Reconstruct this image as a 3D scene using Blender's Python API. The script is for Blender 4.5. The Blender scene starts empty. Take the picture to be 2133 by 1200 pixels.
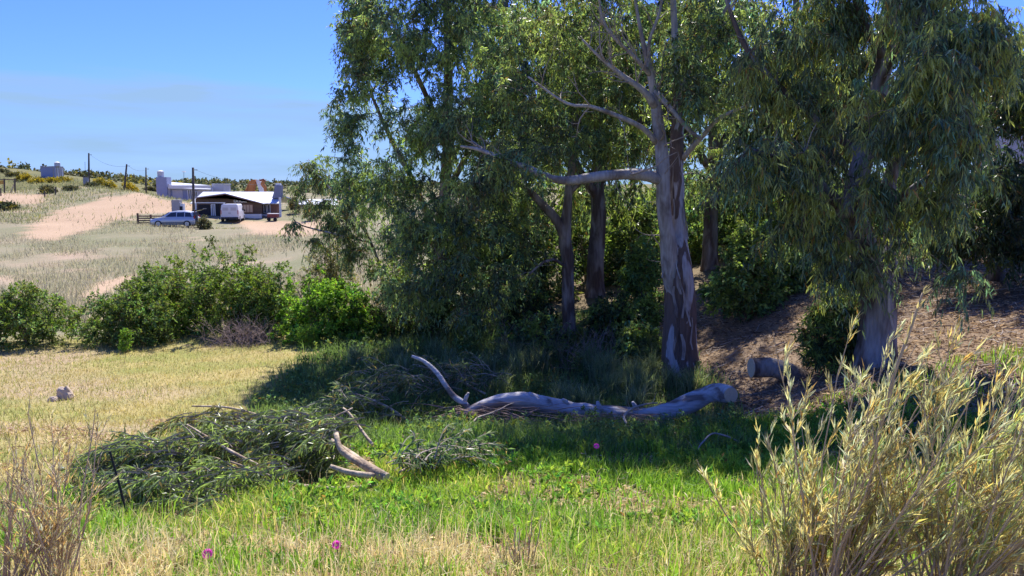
import bpy, math
import numpy as np
from math import radians, sin, cos, pi

# ------------------------------------------------------------------ camera, sky, sun, exposure
SC = bpy.context.scene
COL = SC.collection
CAM_Z = 4.5
F_PX = 1642.0
PITCH = math.atan((600 - 395) / F_PX)
cam_d = bpy.data.cameras.new('camera')
cam_d.sensor_width = 36.0
cam_d.lens = 36.0 * F_PX / 2133.0
cam_d.clip_start = 0.05
cam_d.clip_end = 6000
cam = bpy.data.objects.new('camera', cam_d)
COL.objects.link(cam)
cam.location = (0, 0, CAM_Z)
cam.rotation_euler = (pi / 2 - PITCH, 0, 0)
SC.camera = cam

SUN_EL, SUN_AZ = radians(53), radians(6)      # azimuth measured from +Y towards +X
wd = bpy.data.worlds.new('World')
SC.world = wd
wd.use_nodes = True
nt = wd.node_tree
for n in list(nt.nodes):
    nt.nodes.remove(n)
w_out = nt.nodes.new('ShaderNodeOutputWorld')
w_bg = nt.nodes.new('ShaderNodeBackground')
w_sky = nt.nodes.new('ShaderNodeTexSky')
w_sky.sky_type = 'NISHITA'
w_sky.sun_disc = False
w_sky.sun_elevation = SUN_EL
w_sky.sun_rotation = SUN_AZ
w_sky.altitude = 0
w_sky.air_density = 1.0
w_sky.dust_density = 0.2
w_sky.ozone_density = 2.0
w_bg.inputs['Strength'].default_value = 0.077
# camera white balance on the clear sky, and a thin veil of cirrus low all round the horizon
def w_node(kind_, **kw):
    n = nt.nodes.new(kind_)
    for k, v in kw.items():
        setattr(n, k, v)
    return n
w_tint = w_node('ShaderNodeMix', data_type='RGBA', blend_type='MULTIPLY')
w_tint.clamp_result = False
w_tint.inputs['Factor'].default_value = 1
w_tint.inputs['B'].default_value = (0.25, 0.385, 0.98, 1)
w_tc = w_node('ShaderNodeTexCoord')
w_map = w_node('ShaderNodeMapping')
w_map.inputs['Scale'].default_value = (1.5, 1.5, 14.0)
w_no = w_node('ShaderNodeTexNoise')
w_no.inputs['Scale'].default_value = 1.6
w_no.inputs['Detail'].default_value = 4
w_no.inputs['Roughness'].default_value = 0.5
w_sep = w_node('ShaderNodeSeparateXYZ')
w_m1 = w_node('ShaderNodeMath', operation='MULTIPLY_ADD')     # noise * 0.12 + 0.075 - z
w_m1.inputs[1].default_value = 0.20
w_m1.inputs[2].default_value = 0.035
w_m2 = w_node('ShaderNodeMath', operation='SUBTRACT')
w_m3 = w_node('ShaderNodeMath', operation='MULTIPLY', use_clamp=True)
w_m3.inputs[1].default_value = 26.0
w_m4 = w_node('ShaderNodeMath', operation='MULTIPLY')
w_m4.inputs[1].default_value = 0.9
w_mx = w_node('ShaderNodeMix', data_type='RGBA')
w_mx.inputs['B'].default_value = (1.55, 2.45, 3.5, 1)
nt.links.new(w_tc.outputs['Generated'], w_map.inputs['Vector'])
nt.links.new(w_tc.outputs['Generated'], w_sep.inputs['Vector'])
nt.links.new(w_map.outputs['Vector'], w_no.inputs['Vector'])
nt.links.new(w_no.outputs['Fac'], w_m1.inputs[0])
nt.links.new(w_m1.outputs[0], w_m2.inputs[0])
nt.links.new(w_sep.outputs['Z'], w_m2.inputs[1])
nt.links.new(w_m2.outputs[0], w_m3.inputs[0])
nt.links.new(w_m3.outputs[0], w_m4.inputs[0])
w_no2 = w_node('ShaderNodeTexNoise')          # uneven thickness of the veil
w_no2.inputs['Scale'].default_value = 3.2
w_no2.inputs['Detail'].default_value = 5
w_m5 = w_node('ShaderNodeMapRange')
w_m5.inputs['From Min'].default_value = 0.32
w_m5.inputs['From Max'].default_value = 0.62
w_m5.inputs['To Min'].default_value = 0.55
w_m5.inputs['To Max'].default_value = 1.0
w_m6 = w_node('ShaderNodeMath', operation='MULTIPLY')
nt.links.new(w_map.outputs['Vector'], w_no2.inputs['Vector'])
nt.links.new(w_no2.outputs['Fac'], w_m5.inputs['Value'])
nt.links.new(w_m4.outputs[0], w_m6.inputs[0])
nt.links.new(w_m5.outputs['Result'], w_m6.inputs[1])
nt.links.new(w_m6.outputs[0], w_mx.inputs['Factor'])
nt.links.new(w_sky.outputs['Color'], w_tint.inputs['A'])
nt.links.new(w_tint.outputs['Result'], w_mx.inputs['A'])
nt.links.new(w_mx.outputs['Result'], w_bg.inputs['Color'])
nt.links.new(w_bg.outputs['Background'], w_out.inputs['Surface'])

sun_d = bpy.data.lights.new('sun', 'SUN')
sun_d.energy = 2.95
sun_d.angle = radians(0.53)
sun_d.color = (1.0, 0.95, 0.87)
sun = bpy.data.objects.new('sun', sun_d)
COL.objects.link(sun)
sun.rotation_euler = (-(pi / 2 - SUN_EL), 0, -SUN_AZ)
sun.location = (5, 30, 40)

SC.view_settings.view_transform = 'Standard'
SC.view_settings.look = 'None'
SC.view_settings.gamma = 1
SC.view_settings.exposure = 1.56
SC.render.engine = 'CYCLES'
SC.cycles.max_bounces = 9
SC.cycles.diffuse_bounces = 6
SC.cycles.glossy_bounces = 2
SC.cycles.transmission_bounces = 6
SC.cycles.transparent_max_bounces = 4
SC.cycles.caustics_reflective = False
SC.cycles.caustics_refractive = False

# ------------------------------------------------------------------ helpers
RNG = np.random.default_rng(11)
def rng_of(seed):
    return np.random.default_rng(seed)

def at(px, py, d):
    """pixel of the 2133x1200 photograph and depth along +Y -> point"""
    x, y = (px - 1066.5) / F_PX, (600 - py) / F_PX
    dy = cos(PITCH) + y * sin(PITCH)
    dz = -sin(PITCH) + y * cos(PITCH)
    t = d / dy
    return np.array((x * t, d, CAM_Z + dz * t))

def project(P):
    P = np.asarray(P, float)
    x, y, z = P[..., 0], P[..., 1], P[..., 2] - CAM_Z
    fw = y * cos(PITCH) - z * sin(PITCH)
    up = y * sin(PITCH) + z * cos(PITCH)
    fw = np.where(fw < 0.05, 0.05, fw)
    return 1066.5 + F_PX * x / fw, 600 - F_PX * up / fw

def unit(v):
    return v / np.maximum(np.linalg.norm(v, axis=-1, keepdims=True), 1e-9)

def _h(ix, iy, iz, s):
    n = (ix * 374761393 + iy * 668265263 + iz * 2147483647 + s * 974634777) & 0xffffffff
    n = ((n ^ (n >> 13)) * 1274126177) & 0xffffffff
    return ((n ^ (n >> 16)) & 0xffff) / 65535.0

def vnoise(P, scale=1.0, seed=0, octaves=3):
    """value noise, 0..1, of (...,2) or (...,3) points"""
    P = np.asarray(P, float)
    if P.shape[-1] == 2:
        P = np.concatenate([P, np.zeros(P.shape[:-1] + (1,))], -1)
    out = np.zeros(P.shape[:-1]); amp = 1.0; tot = 0.0
    for o in range(octaves):
        q = P * scale * 2 ** o + 37.1 * o
        i = np.floor(q).astype(np.int64); f = q - i
        f = f * f * (3 - 2 * f)
        v = 0
        for a in (0, 1):
            for b in (0, 1):
                for c in (0, 1):
                    wgt = (f[..., 0] if a else 1 - f[..., 0]) * (f[..., 1] if b else 1 - f[..., 1]) * (f[..., 2] if c else 1 - f[..., 2])
                    v = v + wgt * _h(i[..., 0] + a, i[..., 1] + b, i[..., 2] + c, seed + o)
        out += amp * v; tot += amp; amp *= 0.5
    return out / tot

def in_poly(px, py, poly):
    inside = np.zeros(px.shape, bool)
    n = len(poly)
    for i in range(n):
        x0, y0 = poly[i]; x1, y1 = poly[(i + 1) % n]
        if y0 == y1:
            continue
        c = ((y0 > py) != (y1 > py)) & (px < (x1 - x0) * (py - y0) / (y1 - y0) + x0)
        inside ^= c
    return inside

def mesh_np(name, V, faces, mat, parent=None, smooth=False, col=None):
    """V (n,3); faces: list of (k,m) int arrays; one mesh object"""
    V = np.ascontiguousarray(V, np.float32)
    me = bpy.data.meshes.new(name)
    me.vertices.add(len(V)); me.vertices.foreach_set('co', V.ravel())
    faces = [np.asarray(f, np.int32) for f in faces if len(f)]
    li = np.concatenate([f.ravel() for f in faces])
    sizes = np.concatenate([np.full(len(f), f.shape[1], np.int32) for f in faces])
    st = np.concatenate([[0], np.cumsum(sizes)[:-1]]).astype(np.int32)
    me.loops.add(len(li)); me.loops.foreach_set('vertex_index', li)
    me.polygons.add(len(sizes)); me.polygons.foreach_set('loop_start', st)
    try:
        me.polygons.foreach_set('loop_total', sizes)
    except Exception:
        pass
    me.polygons.foreach_set('use_smooth', np.full(len(sizes), smooth))
    me.update(calc_edges=True)
    if col is not None:
        a = me.color_attributes.new('tint', 'FLOAT_COLOR', 'POINT')
        c4 = np.ones((len(V), 4), np.float32); c4[:, :3] = col
        a.data.foreach_set('color', c4.ravel())
    if mat is not None:
        me.materials.append(mat)
    o = bpy.data.objects.new(name, me)
    COL.objects.link(o)
    if parent is not None:
        o.parent = parent
        o.matrix_parent_inverse = parent_inv(parent)
    return o

def parent_inv(p):
    from mathutils import Matrix
    m = Matrix.Translation(p.location) @ p.rotation_euler.to_matrix().to_4x4()
    q = p.parent
    while q is not None:
        m = (Matrix.Translation(q.location) @ q.rotation_euler.to_matrix().to_4x4()) @ q.matrix_parent_inverse @ m if False else m
        q = q.parent
    return m.inverted()

class MB:
    """collects geometry of ONE mesh"""
    def __init__(s):
        s.V = []; s.F = {3: [], 4: []}; s.C = []; s.n = 0
    def add(s, V, F, col=None):
        V = np.asarray(V, float).reshape(-1, 3)
        s.V.append(V)
        if isinstance(F, np.ndarray):
            F = [F]
        for f in F:
            f = np.asarray(f, np.int64)
            if len(f):
                s.F[f.shape[1]].append(f + s.n)
        if col is not None:
            s.C.append(np.broadcast_to(np.asarray(col, float), V.shape))
        s.n += len(V)
        return s
    def box(s, c, size, rz=0.0, taper=1.0, tilt=None):
        c = np.asarray(c, float); h = np.asarray(size, float) / 2
        v = np.array([[x, y, z] for z in (-1, 1) for y in (-1, 1) for x in (-1, 1)], float)
        v[4:, :2] *= taper
        v = v * h
        if tilt is not None:
            a = tilt; v = np.stack([v[:, 0] * cos(a) + v[:, 2] * sin(a), v[:, 1], -v[:, 0] * sin(a) + v[:, 2] * cos(a)], 1)
        if rz:
            v = np.stack([v[:, 0] * cos(rz) - v[:, 1] * sin(rz), v[:, 0] * sin(rz) + v[:, 1] * cos(rz), v[:, 2]], 1)
        f = np.array([[0, 2, 3, 1], [4, 5, 7, 6], [0, 1, 5, 4], [2, 6, 7, 3], [0, 4, 6, 2], [1, 3, 7, 5]])
        return s.add(v + c, f)
    def poly_prism(s, base, offset):
        """convex or simple polygon extruded by offset; caps as fans"""
        b = np.asarray(base, float); k = len(b); o = np.asarray(offset, float)
        V = np.concatenate([b, b + o, [b.mean(0)], [b.mean(0) + o]])
        i = np.arange(k); j = (i + 1) % k
        s.add(V, [np.stack([i, j, j + k, i + k], 1), np.stack([j, i, np.full(k, 2 * k)], 1), np.stack([i + k, j + k, np.full(k, 2 * k + 1)], 1)])
        return s
    def tube(s, pts, rad, sides=6, caps=True, lump=0.0, seed=0, col=None):
        V, F = tube_geo(pts, rad, sides, caps, lump, seed)
        return s.add(V, F, col)
    def build(s, name, mat, parent=None, smooth=False):
        V = np.concatenate(s.V)
        F = [np.concatenate(f) for f in s.F.values() if f]
        return mesh_np(name, V, F, mat, parent, smooth, np.concatenate(s.C) if s.C else None)

def spline(pts, step=0.2, extra=None):
    """Catmull-Rom resample; extra: per point values resampled alongside"""
    P = np.asarray(pts, float)
    A = P if extra is None else np.concatenate([P, np.asarray(extra, float).reshape(len(P), -1)], 1)
    Q = np.concatenate([[2 * A[0] - A[1]], A, [2 * A[-1] - A[-2]]])
    out = []
    for i in range(len(A) - 1):
        p0, p1, p2, p3 = Q[i], Q[i + 1], Q[i + 2], Q[i + 3]
        n = max(1, int(np.linalg.norm(p2[:3] - p1[:3]) / step))
        t = (np.arange(n) / n)[:, None]
        out.append(0.5 * (2 * p1 + (p2 - p0) * t + (2 * p0 - 5 * p1 + 4 * p2 - p3) * t ** 2 + (3 * p1 - p0 - 3 * p2 + p3) * t ** 3))
    out.append(A[-1:])
    R = np.concatenate(out)
    return R if extra is None else (R[:, :3], R[:, 3])

def tube_geo(pts, rad, sides=6, caps=True, lump=0.0, seed=0):
    P = np.asarray(pts, float); n = len(P)
    rad = np.broadcast_to(np.asarray(rad, float), (n,))
    T = unit(np.gradient(P, axis=0))
    ref = np.array((0.31, 0.95, 0.05)) if abs(T[:, 2]).mean() > 0.6 else np.array((0.02, 0.05, 1.0))
    A = unit(np.cross(T, ref)); B = np.cross(T, A)
    a = np.arange(sides) / sides * 2 * pi
    ring = A[:, None, :] * np.cos(a)[None, :, None] + B[:, None, :] * np.sin(a)[None, :, None]
    rr = np.repeat(rad[:, None], sides, 1)
    if lump > 0:
        s = np.concatenate([[0], np.cumsum(np.linalg.norm(np.diff(P, axis=0), axis=1))])
        cyl = np.stack([np.repeat(np.cos(a)[None] * 1.6, n, 0), np.repeat(np.sin(a)[None] * 1.6, n, 0), np.repeat(s[:, None] / max(rad.max(), .02) * .28, sides, 1)], -1)
        rr = rr * (1 + lump * 2 * (vnoise(cyl, 1.0, seed, 3) - 0.5))
    V = (P[:, None, :] + ring * rr[..., None]).reshape(-1, 3)
    i = np.arange(n - 1)[:, None] * sides; k = np.arange(sides)[None]; k2 = (k + 1) % sides
    F = np.stack([i + k, i + k2, i + sides + k2, i + sides + k], -1).reshape(-1, 4)
    out = [F]
    if caps:
        V = np.concatenate([V, P[:1], P[-1:]])
        kk = np.arange(sides); k2 = (kk + 1) % sides
        out.append(np.concatenate([np.stack([k2, kk, np.full(sides, n * sides)], 1),
                                   np.stack([(n - 1) * sides + kk, (n - 1) * sides + k2, np.full(sides, n * sides + 1)], 1)]))
    return V, out

def leaf_geo(P, D, L, W, rng, fold=0.0):
    """n leaves as narrow diamonds"""
    n = len(P)
    D = unit(D)
    S = unit(np.cross(D, rng.normal(size=(n, 3))))
    N = np.cross(D, S)
    L = np.broadcast_to(L, (n,))[:, None]; W = np.broadcast_to(W, (n,))[:, None]
    mid = P + D * L * 0.42 + N * L * 0.05
    tip = P + D * L + np.array((0, 0, -1)) * L * 0.10 - N * L * .04
    V = np.stack([P, mid + S * W * .5, tip, mid - S * W * .5], 1).reshape(-1, 3)
    F = np.arange(n * 4).reshape(n, 4)
    return V, F

def blade_geo(P, H, W, lean, rng, bend=0.35, seg2=True):
    """grass blades rooted at P; lean (n,2) horizontal displacement of the tip in units of H"""
    n = len(P)
    az = rng.uniform(0, 2 * pi, n)
    S = np.stack([np.cos(az), np.sin(az), np.zeros(n)], 1)
    H = np.broadcast_to(H, (n,))[:, None]; W = np.broadcast_to(W, (n,))[:, None]
    LN = np.concatenate([lean, np.zeros((n, 1))], 1)
    Z = np.array((0, 0, 1.0))
    tip = P + LN * H + Z * H * np.sqrt(np.maximum(0.12, 1 - (lean ** 2).sum(1)))[:, None]
    if not seg2:
        V = np.stack([P - S * W * .5, P + S * W * .5, tip], 1).reshape(-1, 3)
        return V, [np.arange(n * 3).reshape(n, 3)], 3
    mid = P + LN * H * bend * .7 + Z * H * .55
    V = np.stack([P - S * W * .5, P + S * W * .5, mid + S * W * .42, mid - S * W * .42, tip], 1).reshape(-1, 3)
    b = np.arange(n)[:, None] * 5
    return V, [b + np.array([[0, 1, 2, 3]]), b + np.array([[3, 2, 4]])], 5

# ---- tagging
def tag(o, label, cat, group=None):
    o['label'] = label; o['category'] = cat
    if group:
        o['group'] = group
    return o
def thing(name, label, cat, loc=(0, 0, 0), rz=0.0, group=None):
    o = bpy.data.objects.new(name, None)
    o.empty_display_size = 0.2
    COL.objects.link(o)
    o.location = tuple(float(v) for v in loc); o.rotation_euler = (0, 0, rz)
    return tag(o, label, cat, group)
def child_local(o, parent):
    """parent with coordinates given in the parent's own space"""
    o.parent = parent
    return o
def kind(o, k):
    o['kind'] = k
    return o

# ---- materials
MATS = {}
def pbr(name, color, rough=0.7, var=0.15, scale=8.0, bump=0.0, metal=0.0, spec=0.3, stretch=(1, 1, 1), detail=4):
    m = bpy.data.materials.new(name); m.use_nodes = True
    t = m.node_tree; b = t.nodes['Principled BSDF']
    b.inputs['Roughness'].default_value = rough; b.inputs['Metallic'].default_value = metal
    b.inputs['Specular IOR Level'].default_value = spec
    tc = t.nodes.new('ShaderNodeTexCoord'); mp = t.nodes.new('ShaderNodeMapping')
    mp.inputs['Scale'].default_value = stretch
    no = t.nodes.new('ShaderNodeTexNoise'); no.inputs['Scale'].default_value = scale; no.inputs['Detail'].default_value = detail
    mx = t.nodes.new('ShaderNodeMix'); mx.data_type = 'RGBA'
    c = np.array(color)
    mx.inputs['A'].default_value = (*np.clip(c * (1 - var * 1.6), 0, 1), 1); mx.inputs['B'].default_value = (*np.clip(c * (1 + var * 1.6), 0, 1), 1)
    t.links.new(tc.outputs['Object'], mp.inputs['Vector']); t.links.new(mp.outputs['Vector'], no.inputs['Vector'])
    t.links.new(no.outputs['Fac'], mx.inputs['Factor']); t.links.new(mx.outputs['Result'], b.inputs['Base Color'])
    if bump:
        bp = t.nodes.new('ShaderNodeBump'); bp.inputs['Strength'].default_value = bump; bp.inputs['Distance'].default_value = 0.02
        t.links.new(no.outputs['Fac'], bp.inputs['Height']); t.links.new(bp.outputs['Normal'], b.inputs['Normal'])
    MATS[name] = m
    return m

def leafmat(name, rough=0.45, transl=0.38, spec=0.4, tboost=(1.25, 1.25, 0.7)):
    """leaf: colour from the tint attribute, part of the light passes through"""
    m = bpy.data.materials.new(name); m.use_nodes = True
    t = m.node_tree; b = t.nodes['Principled BSDF']; out = t.nodes['Material Output']
    at_ = t.nodes.new('ShaderNodeAttribute'); at_.attribute_name = 'tint'
    b.inputs['Roughness'].default_value = rough; b.inputs['Specular IOR Level'].default_value = spec
    tr = t.nodes.new('ShaderNodeBsdfTranslucent')
    mul = t.nodes.new('ShaderNodeMix'); mul.data_type = 'RGBA'; mul.blend_type = 'MULTIPLY'; mul.inputs['Factor'].default_value = 1
    mul.clamp_result = False
    mul.inputs['B'].default_value = (*tboost, 1)
    ms = t.nodes.new('ShaderNodeMixShader'); ms.inputs['Fac'].default_value = transl
    t.links.new(at_.outputs['Color'], b.inputs['Base Color']); t.links.new(at_.outputs['Color'], mul.inputs['A'])
    t.links.new(mul.outputs['Result'], tr.inputs['Color'])
    t.links.new(b.outputs['BSDF'], ms.inputs[1]); t.links.new(tr.outputs['BSDF'], ms.inputs[2])
    t.links.new(ms.outputs['Shader'], out.inputs['Surface'])
    MATS[name] = m
    return m

def barkmat(name, pale, dark, mid, zs=0.35, scale=3.0, lo=0.42, hi=0.6, grain=None):
    """gum bark: pale smooth bark with darker strips hanging along the stem"""
    m = bpy.data.materials.new(name); m.use_nodes = True
    t = m.node_tree; b = t.nodes['Principled BSDF']
    b.inputs['Roughness'].default_value = 0.75; b.inputs['Specular IOR Level'].default_value = 0.25
    tc = t.nodes.new('ShaderNodeTexCoord'); mp = t.nodes.new('ShaderNodeMapping'); mp.inputs['Scale'].default_value = (1, 1, zs)
    t.links.new(tc.outputs['Object'], mp.inputs['Vector'])
    n1 = t.nodes.new('ShaderNodeTexNoise'); n1.inputs['Scale'].default_value = scale; n1.inputs['Detail'].default_value = 3; n1.inputs['Distortion'].default_value = .4
    r1 = t.nodes.new('ShaderNodeValToRGB'); r1.color_ramp.elements[0].position = lo; r1.color_ramp.elements[1].position = hi
    r1.color_ramp.elements[0].color = (*pale, 1); r1.color_ramp.elements[1].color = (*dark, 1)
    e = r1.color_ramp.elements.new((lo + hi) / 2); e.color = (*mid, 1)
    r1.color_ramp.interpolation = 'LINEAR'
    mp2 = t.nodes.new('ShaderNodeMapping'); mp2.inputs['Scale'].default_value = grain or (1, 1, .12)
    if grain:
        mp.inputs['Scale'].default_value = (.3, 1, 1)
    t.links.new(tc.outputs['Object'], mp2.inputs['Vector'])
    n2 = t.nodes.new('ShaderNodeTexNoise'); n2.inputs['Scale'].default_value = 22; n2.inputs['Detail'].default_value = 5
    mx = t.nodes.new('ShaderNodeMix'); mx.data_type = 'RGBA'; mx.blend_type = 'MULTIPLY'; mx.inputs['Factor'].default_value = .5
    r2 = t.nodes.new('ShaderNodeValToRGB'); r2.color_ramp.elements[0].position = .3; r2.color_ramp.elements[1].position = .62
    r2.color_ramp.elements[0].color = (.35, .32, .32, 1); r2.color_ramp.elements[1].color = (1.05, 1.05, 1.05, 1)
    t.links.new(mp.outputs['Vector'], n1.inputs['Vector']); t.links.new(mp2.outputs['Vector'], n2.inputs['Vector'])
    t.links.new(n1.outputs['Fac'], r1.inputs['Fac']); t.links.new(n2.outputs['Fac'], r2.inputs['Fac'])
    t.links.new(r1.outputs['Color'], mx.inputs['A']); t.links.new(r2.outputs['Color'], mx.inputs['B'])
    t.links.new(mx.outputs['Result'], b.inputs['Base Color'])
    ad = t.nodes.new('ShaderNodeMath'); ad.operation = 'ADD'
    t.links.new(n1.outputs['Fac'], ad.inputs[0]); t.links.new(n2.outputs['Fac'], ad.inputs[1])
    bp = t.nodes.new('ShaderNodeBump'); bp.inputs['Strength'].default_value = .7; bp.inputs['Distance'].default_value = 0.03
    t.links.new(ad.outputs[0], bp.inputs['Height']); t.links.new(bp.outputs['Normal'], b.inputs['Normal'])
    MATS[name] = m
    return m

M_leaf = leafmat('gum_leaf', 0.36, 0.5, 0.65, (1.35, 1.5, .95))
M_soft = leafmat('soft_leaf', 0.55, 0.46, 0.3, (1.4, 1.4, .8))
M_grass = leafmat('grass_blade', 0.6, 0.48, 0.25, (1.4, 1.4, .8))
M_dry = leafmat('dry_blade', 0.75, 0.42, 0.15, (1.3, 1.25, 1.0))
M_bark = barkmat('gum_bark', (.46, .44, .46), (.17, .12, .10), (.36, .32, .32), .30, 3.1, .465, .50)
M_bark_shade = barkmat('shaded_grey_gum_bark', (.31, .30, .32), (.12, .09, .08), (.22, .20, .205), .3, 2.9, .42, .56)  # grey bark made darker: the leaning trunk's shade is put into the colour
M_bark_b = barkmat('brown_gum_bark', (.36, .31, .28), (.13, .09, .075), (.24, .19, .165), .3, 3.6)
M_limb = barkmat('limb_bark', (.47, .43, .40), (.24, .19, .16), (.37, .33, .30), .6, 4.0, .42, .7)
M_log = barkmat('weathered_log', (.56, .54, .54), (.24, .19, .165), (.46, .43, .42), 1.0, 4.2, .50, .62, (.10, 1, 1))
M_stem = barkmat('cut_stem_bark', (.58, .47, .34), (.34, .25, .17), (.48, .38, .26), 1.0, 6.0)
M_twig = pbr('twig', (.23, .18, .14), .85, .3, 9)
M_dtwig = pbr('dead_twig', (.36, .30, .25), .85, .3, 9)
M_cut = pbr('cut_wood', (.62, .50, .34), .8, .12, 30, .2)
# ------------------------------------------------------------------ ground
CTRL_PX = [
 (200,1200,5.0),(1066,1200,5.0),(1900,1200,5.0),(-300,1150,6),(2500,1150,5.5),
 (300,1080,7.0),(1066,1050,7.6),(1600,1050,7.6),(500,980,9.0),(1100,950,10.2),(1500,950,10.2),(-300,950,10),
 (200,900,11.8),(1200,892,13.2),(1520,850,14.3),(200,800,17),(600,790,17.5),(900,750,19.5),(-300,800,17),
 (1417,772,17.5),(1185,702,21),(1000,690,22.5),(300,715,22.5),(0,715,22.5),(650,702,23),(-400,715,23),
 (1330,660,22.5),(1450,640,21.5),(1600,690,17.5),(1640,770,15.2),(1815,755,13.6),(1950,810,11.5),(2120,710,13),
 (1700,580,20.5),(2050,580,18.5),(2120,555,21),(2600,560,14),(2700,480,24),(1900,500,28),(1500,530,30),(1100,575,32),(800,590,33),
 (2130,420,55),(1300,440,60),(900,500,50),
 (100,640,32),(400,565,45),(100,575,45),(60,500,65),(300,482,72),(380,475,78),(480,464,88),(580,461,90),(650,482,70),(650,440,100),
 (150,458,80),(110,440,88),(330,420,115),(230,415,100),(280,404,105),(100,412,105),(10,407,105),(20,400,118),(110,374,132),(185,383,121),
 (262,395,111),(304,402,130),(30,352,150),(-50,346,150),(-500,350,150),(-500,470,70),(-500,560,42),
 (200,375,170),(330,379,220),(450,384,280),(600,388,330),(800,390,350),(1200,391,350),(1900,386,350),(2700,380,300),(-800,350,300),
]
CTRL_W = [(0, 0, 2.9), (-3, 0, 2.9), (3, 0, 2.9), (0, -12, 3.2), (-12, -5, 3.0), (12, -5, 3.3), (-8, 3, 2.2), (8, 3, 2.7),
          (0, 700, -4), (-500, 700, -4), (500, 700, -4), (-300, 600, -3), (0, 2000, -18), (-1500, 2000, -18), (1500, 2000, -18)]
CP = np.array([at(*c) for c in CTRL_PX] + [np.array(c, float) for c in CTRL_W])
def _warp(x, y):
    yy = np.maximum(y, -9.0) + 14.0
    return np.stack([np.clip(x / yy, -1.3, 1.3) * 3.0, np.log(yy) * 3.0], -1)
def _tps_fit(P, z):
    n = len(P)
    r2 = ((P[:, None] - P[None]) ** 2).sum(-1)
    K = 0.5 * r2 * np.log(r2 + 1e-12) + np.eye(n) * 0.004
    A = np.zeros((n + 3, n + 3)); A[:n, :n] = K; A[:n, n] = 1; A[:n, n + 1:] = P; A[n, :n] = 1; A[n + 1:, :n] = P.T
    return np.linalg.solve(A, np.concatenate([z, [0, 0, 0]]))
_CPW = _warp(CP[:, 0], CP[:, 1])
_W = _tps_fit(_CPW, CP[:, 2])
def gz(x, y, detail=True):
    x = np.asarray(x, float); y = np.asarray(y, float)
    sh = np.broadcast(x, y).shape
    x = np.broadcast_to(x, sh).ravel(); y = np.broadcast_to(y, sh).ravel()
    out = np.empty(x.size)
    for i in range(0, x.size, 20000):
        q = _warp(x[i:i + 20000], y[i:i + 20000])
        r2 = ((q[:, None] - _CPW[None]) ** 2).sum(-1)
        out[i:i + 20000] = (0.5 * r2 * np.log(r2 + 1e-12)) @ _W[:len(_CPW)] + _W[len(_CPW)] + q @ _W[len(_CPW) + 1:]
    if detail:
        XY = np.stack([x, y], -1)
        near = np.clip((y + 5) / 30, 0.3, 1) * np.clip(1.6 - y / 400, .4, 1)
        out += (vnoise(XY, .55, 5, 2) - .5) * .16 * near + (vnoise(XY, 2.2, 9, 2) - .5) * .07
        out += (vnoise(XY, .09, 15, 2) - .5) * .7 * np.clip((y - 26) / 40, 0, 1)
    return out.reshape(sh)
def ground_at(px, py, d0=None):
    """walk the pixel's ray down to the ground"""
    ds = np.concatenate([np.arange(3, 30, .1), np.arange(30, 200, .5)])
    P = np.array([at(px, py, d) for d in ds])
    below = P[:, 2] < gz(P[:, 0], P[:, 1])
    i = int(np.argmax(below)) if below.any() else len(ds) - 1
    p = P[i]
    return np.array((p[0], p[1], float(gz(p[0], p[1]))))

def axis(parts):
    out = [np.array([0.0])]
    for stop, step, ratio in parts:
        v = out[-1][-1]; l = []
        while v < stop:
            v += step; step *= ratio; l.append(v)
        out.append(np.array(l))
    return np.concatenate(out)
xs = axis([(13, .27, 1.0), (60, .27, 1.022), (3000, 1.0, 1.14)])
xs = np.concatenate([-xs[:0:-1], xs])
ysp = axis([(26, .26, 1.0), (170, .26, 1.014), (3500, 2.2, 1.10)])
ysn = axis([(40, .3, 1.08)])
ys = np.concatenate([-ysn[:0:-1], ysp])
GX, GY = np.meshgrid(xs, ys)
GZ = gz(GX, GY)
GV = np.stack([GX, GY, GZ], -1).reshape(-1, 3)
gpx, gpy = project(GV)
front = GV[:, 1] > 3
XY = GV[:, :2]
jit = (vnoise(XY, .8, 21, 3) - .5)
jit2 = (vnoise(XY, .13, 22, 3) - .5)
n1 = vnoise(XY, 1.3, 23, 3); n2 = vnoise(XY, .25, 24, 3); n3 = vnoise(XY, 5, 25, 2)
def mixc(a, b, t):
    t = np.clip(t, 0, 1)[:, None]
    return np.asarray(a) * (1 - t) + np.asarray(b) * t
C_STRAW, C_GREEN, C_SAND, C_LITTER, C_SHADE_SOIL = (.46, .36, .20), (.17, .18, .055), (.48, .35, .235), (.20, .145, .10), (.12, .115, .06)
POLY_MEADOW = [(-900, 725), (0, 715), (330, 700), (520, 685), (700, 690), (690, 715), (600, 780), (520, 850), (400, 890), (220, 960), (0, 1010), (-900, 1020)]
POLY_LITTER = [(1290, 720), (1330, 650), (1480, 600), (1700, 555), (1900, 530), (2200, 500), (3000, 480), (3000, 900), (2100, 930), (1900, 930), (1650, 900), (1520, 860), (1480, 780)]
POLY_SAND = [[(40, 492), (110, 440), (200, 413), (290, 400), (330, 415), (410, 425), (410, 445), (300, 446), (215, 468), (110, 502)],
             [(-60, 402), (95, 405), (95, 418), (60, 424), (-60, 425)],
             [(170, 620), (215, 588), (270, 572), (285, 590), (240, 606), (180, 635)],
             [(500, 462), (660, 455), (720, 470), (640, 492), (520, 488)]]
gc = mixc((.30, .26, .14), (.20, .20, .09), n2 * 1.6 - .3)
fore = mixc(C_GREEN, C_STRAW, (n1 - .42) * 3 + (gpy - 1060) / 160)
gc = np.where((front & (GV[:, 1] < 16))[:, None], fore, gc)
under = in_poly(gpx + jit * 40, gpy + jit * 25, [(700, 690), (1300, 640), (1560, 640), (1600, 1000), (1000, 990), (860, 950), (520, 850), (600, 780)]) & front
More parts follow.
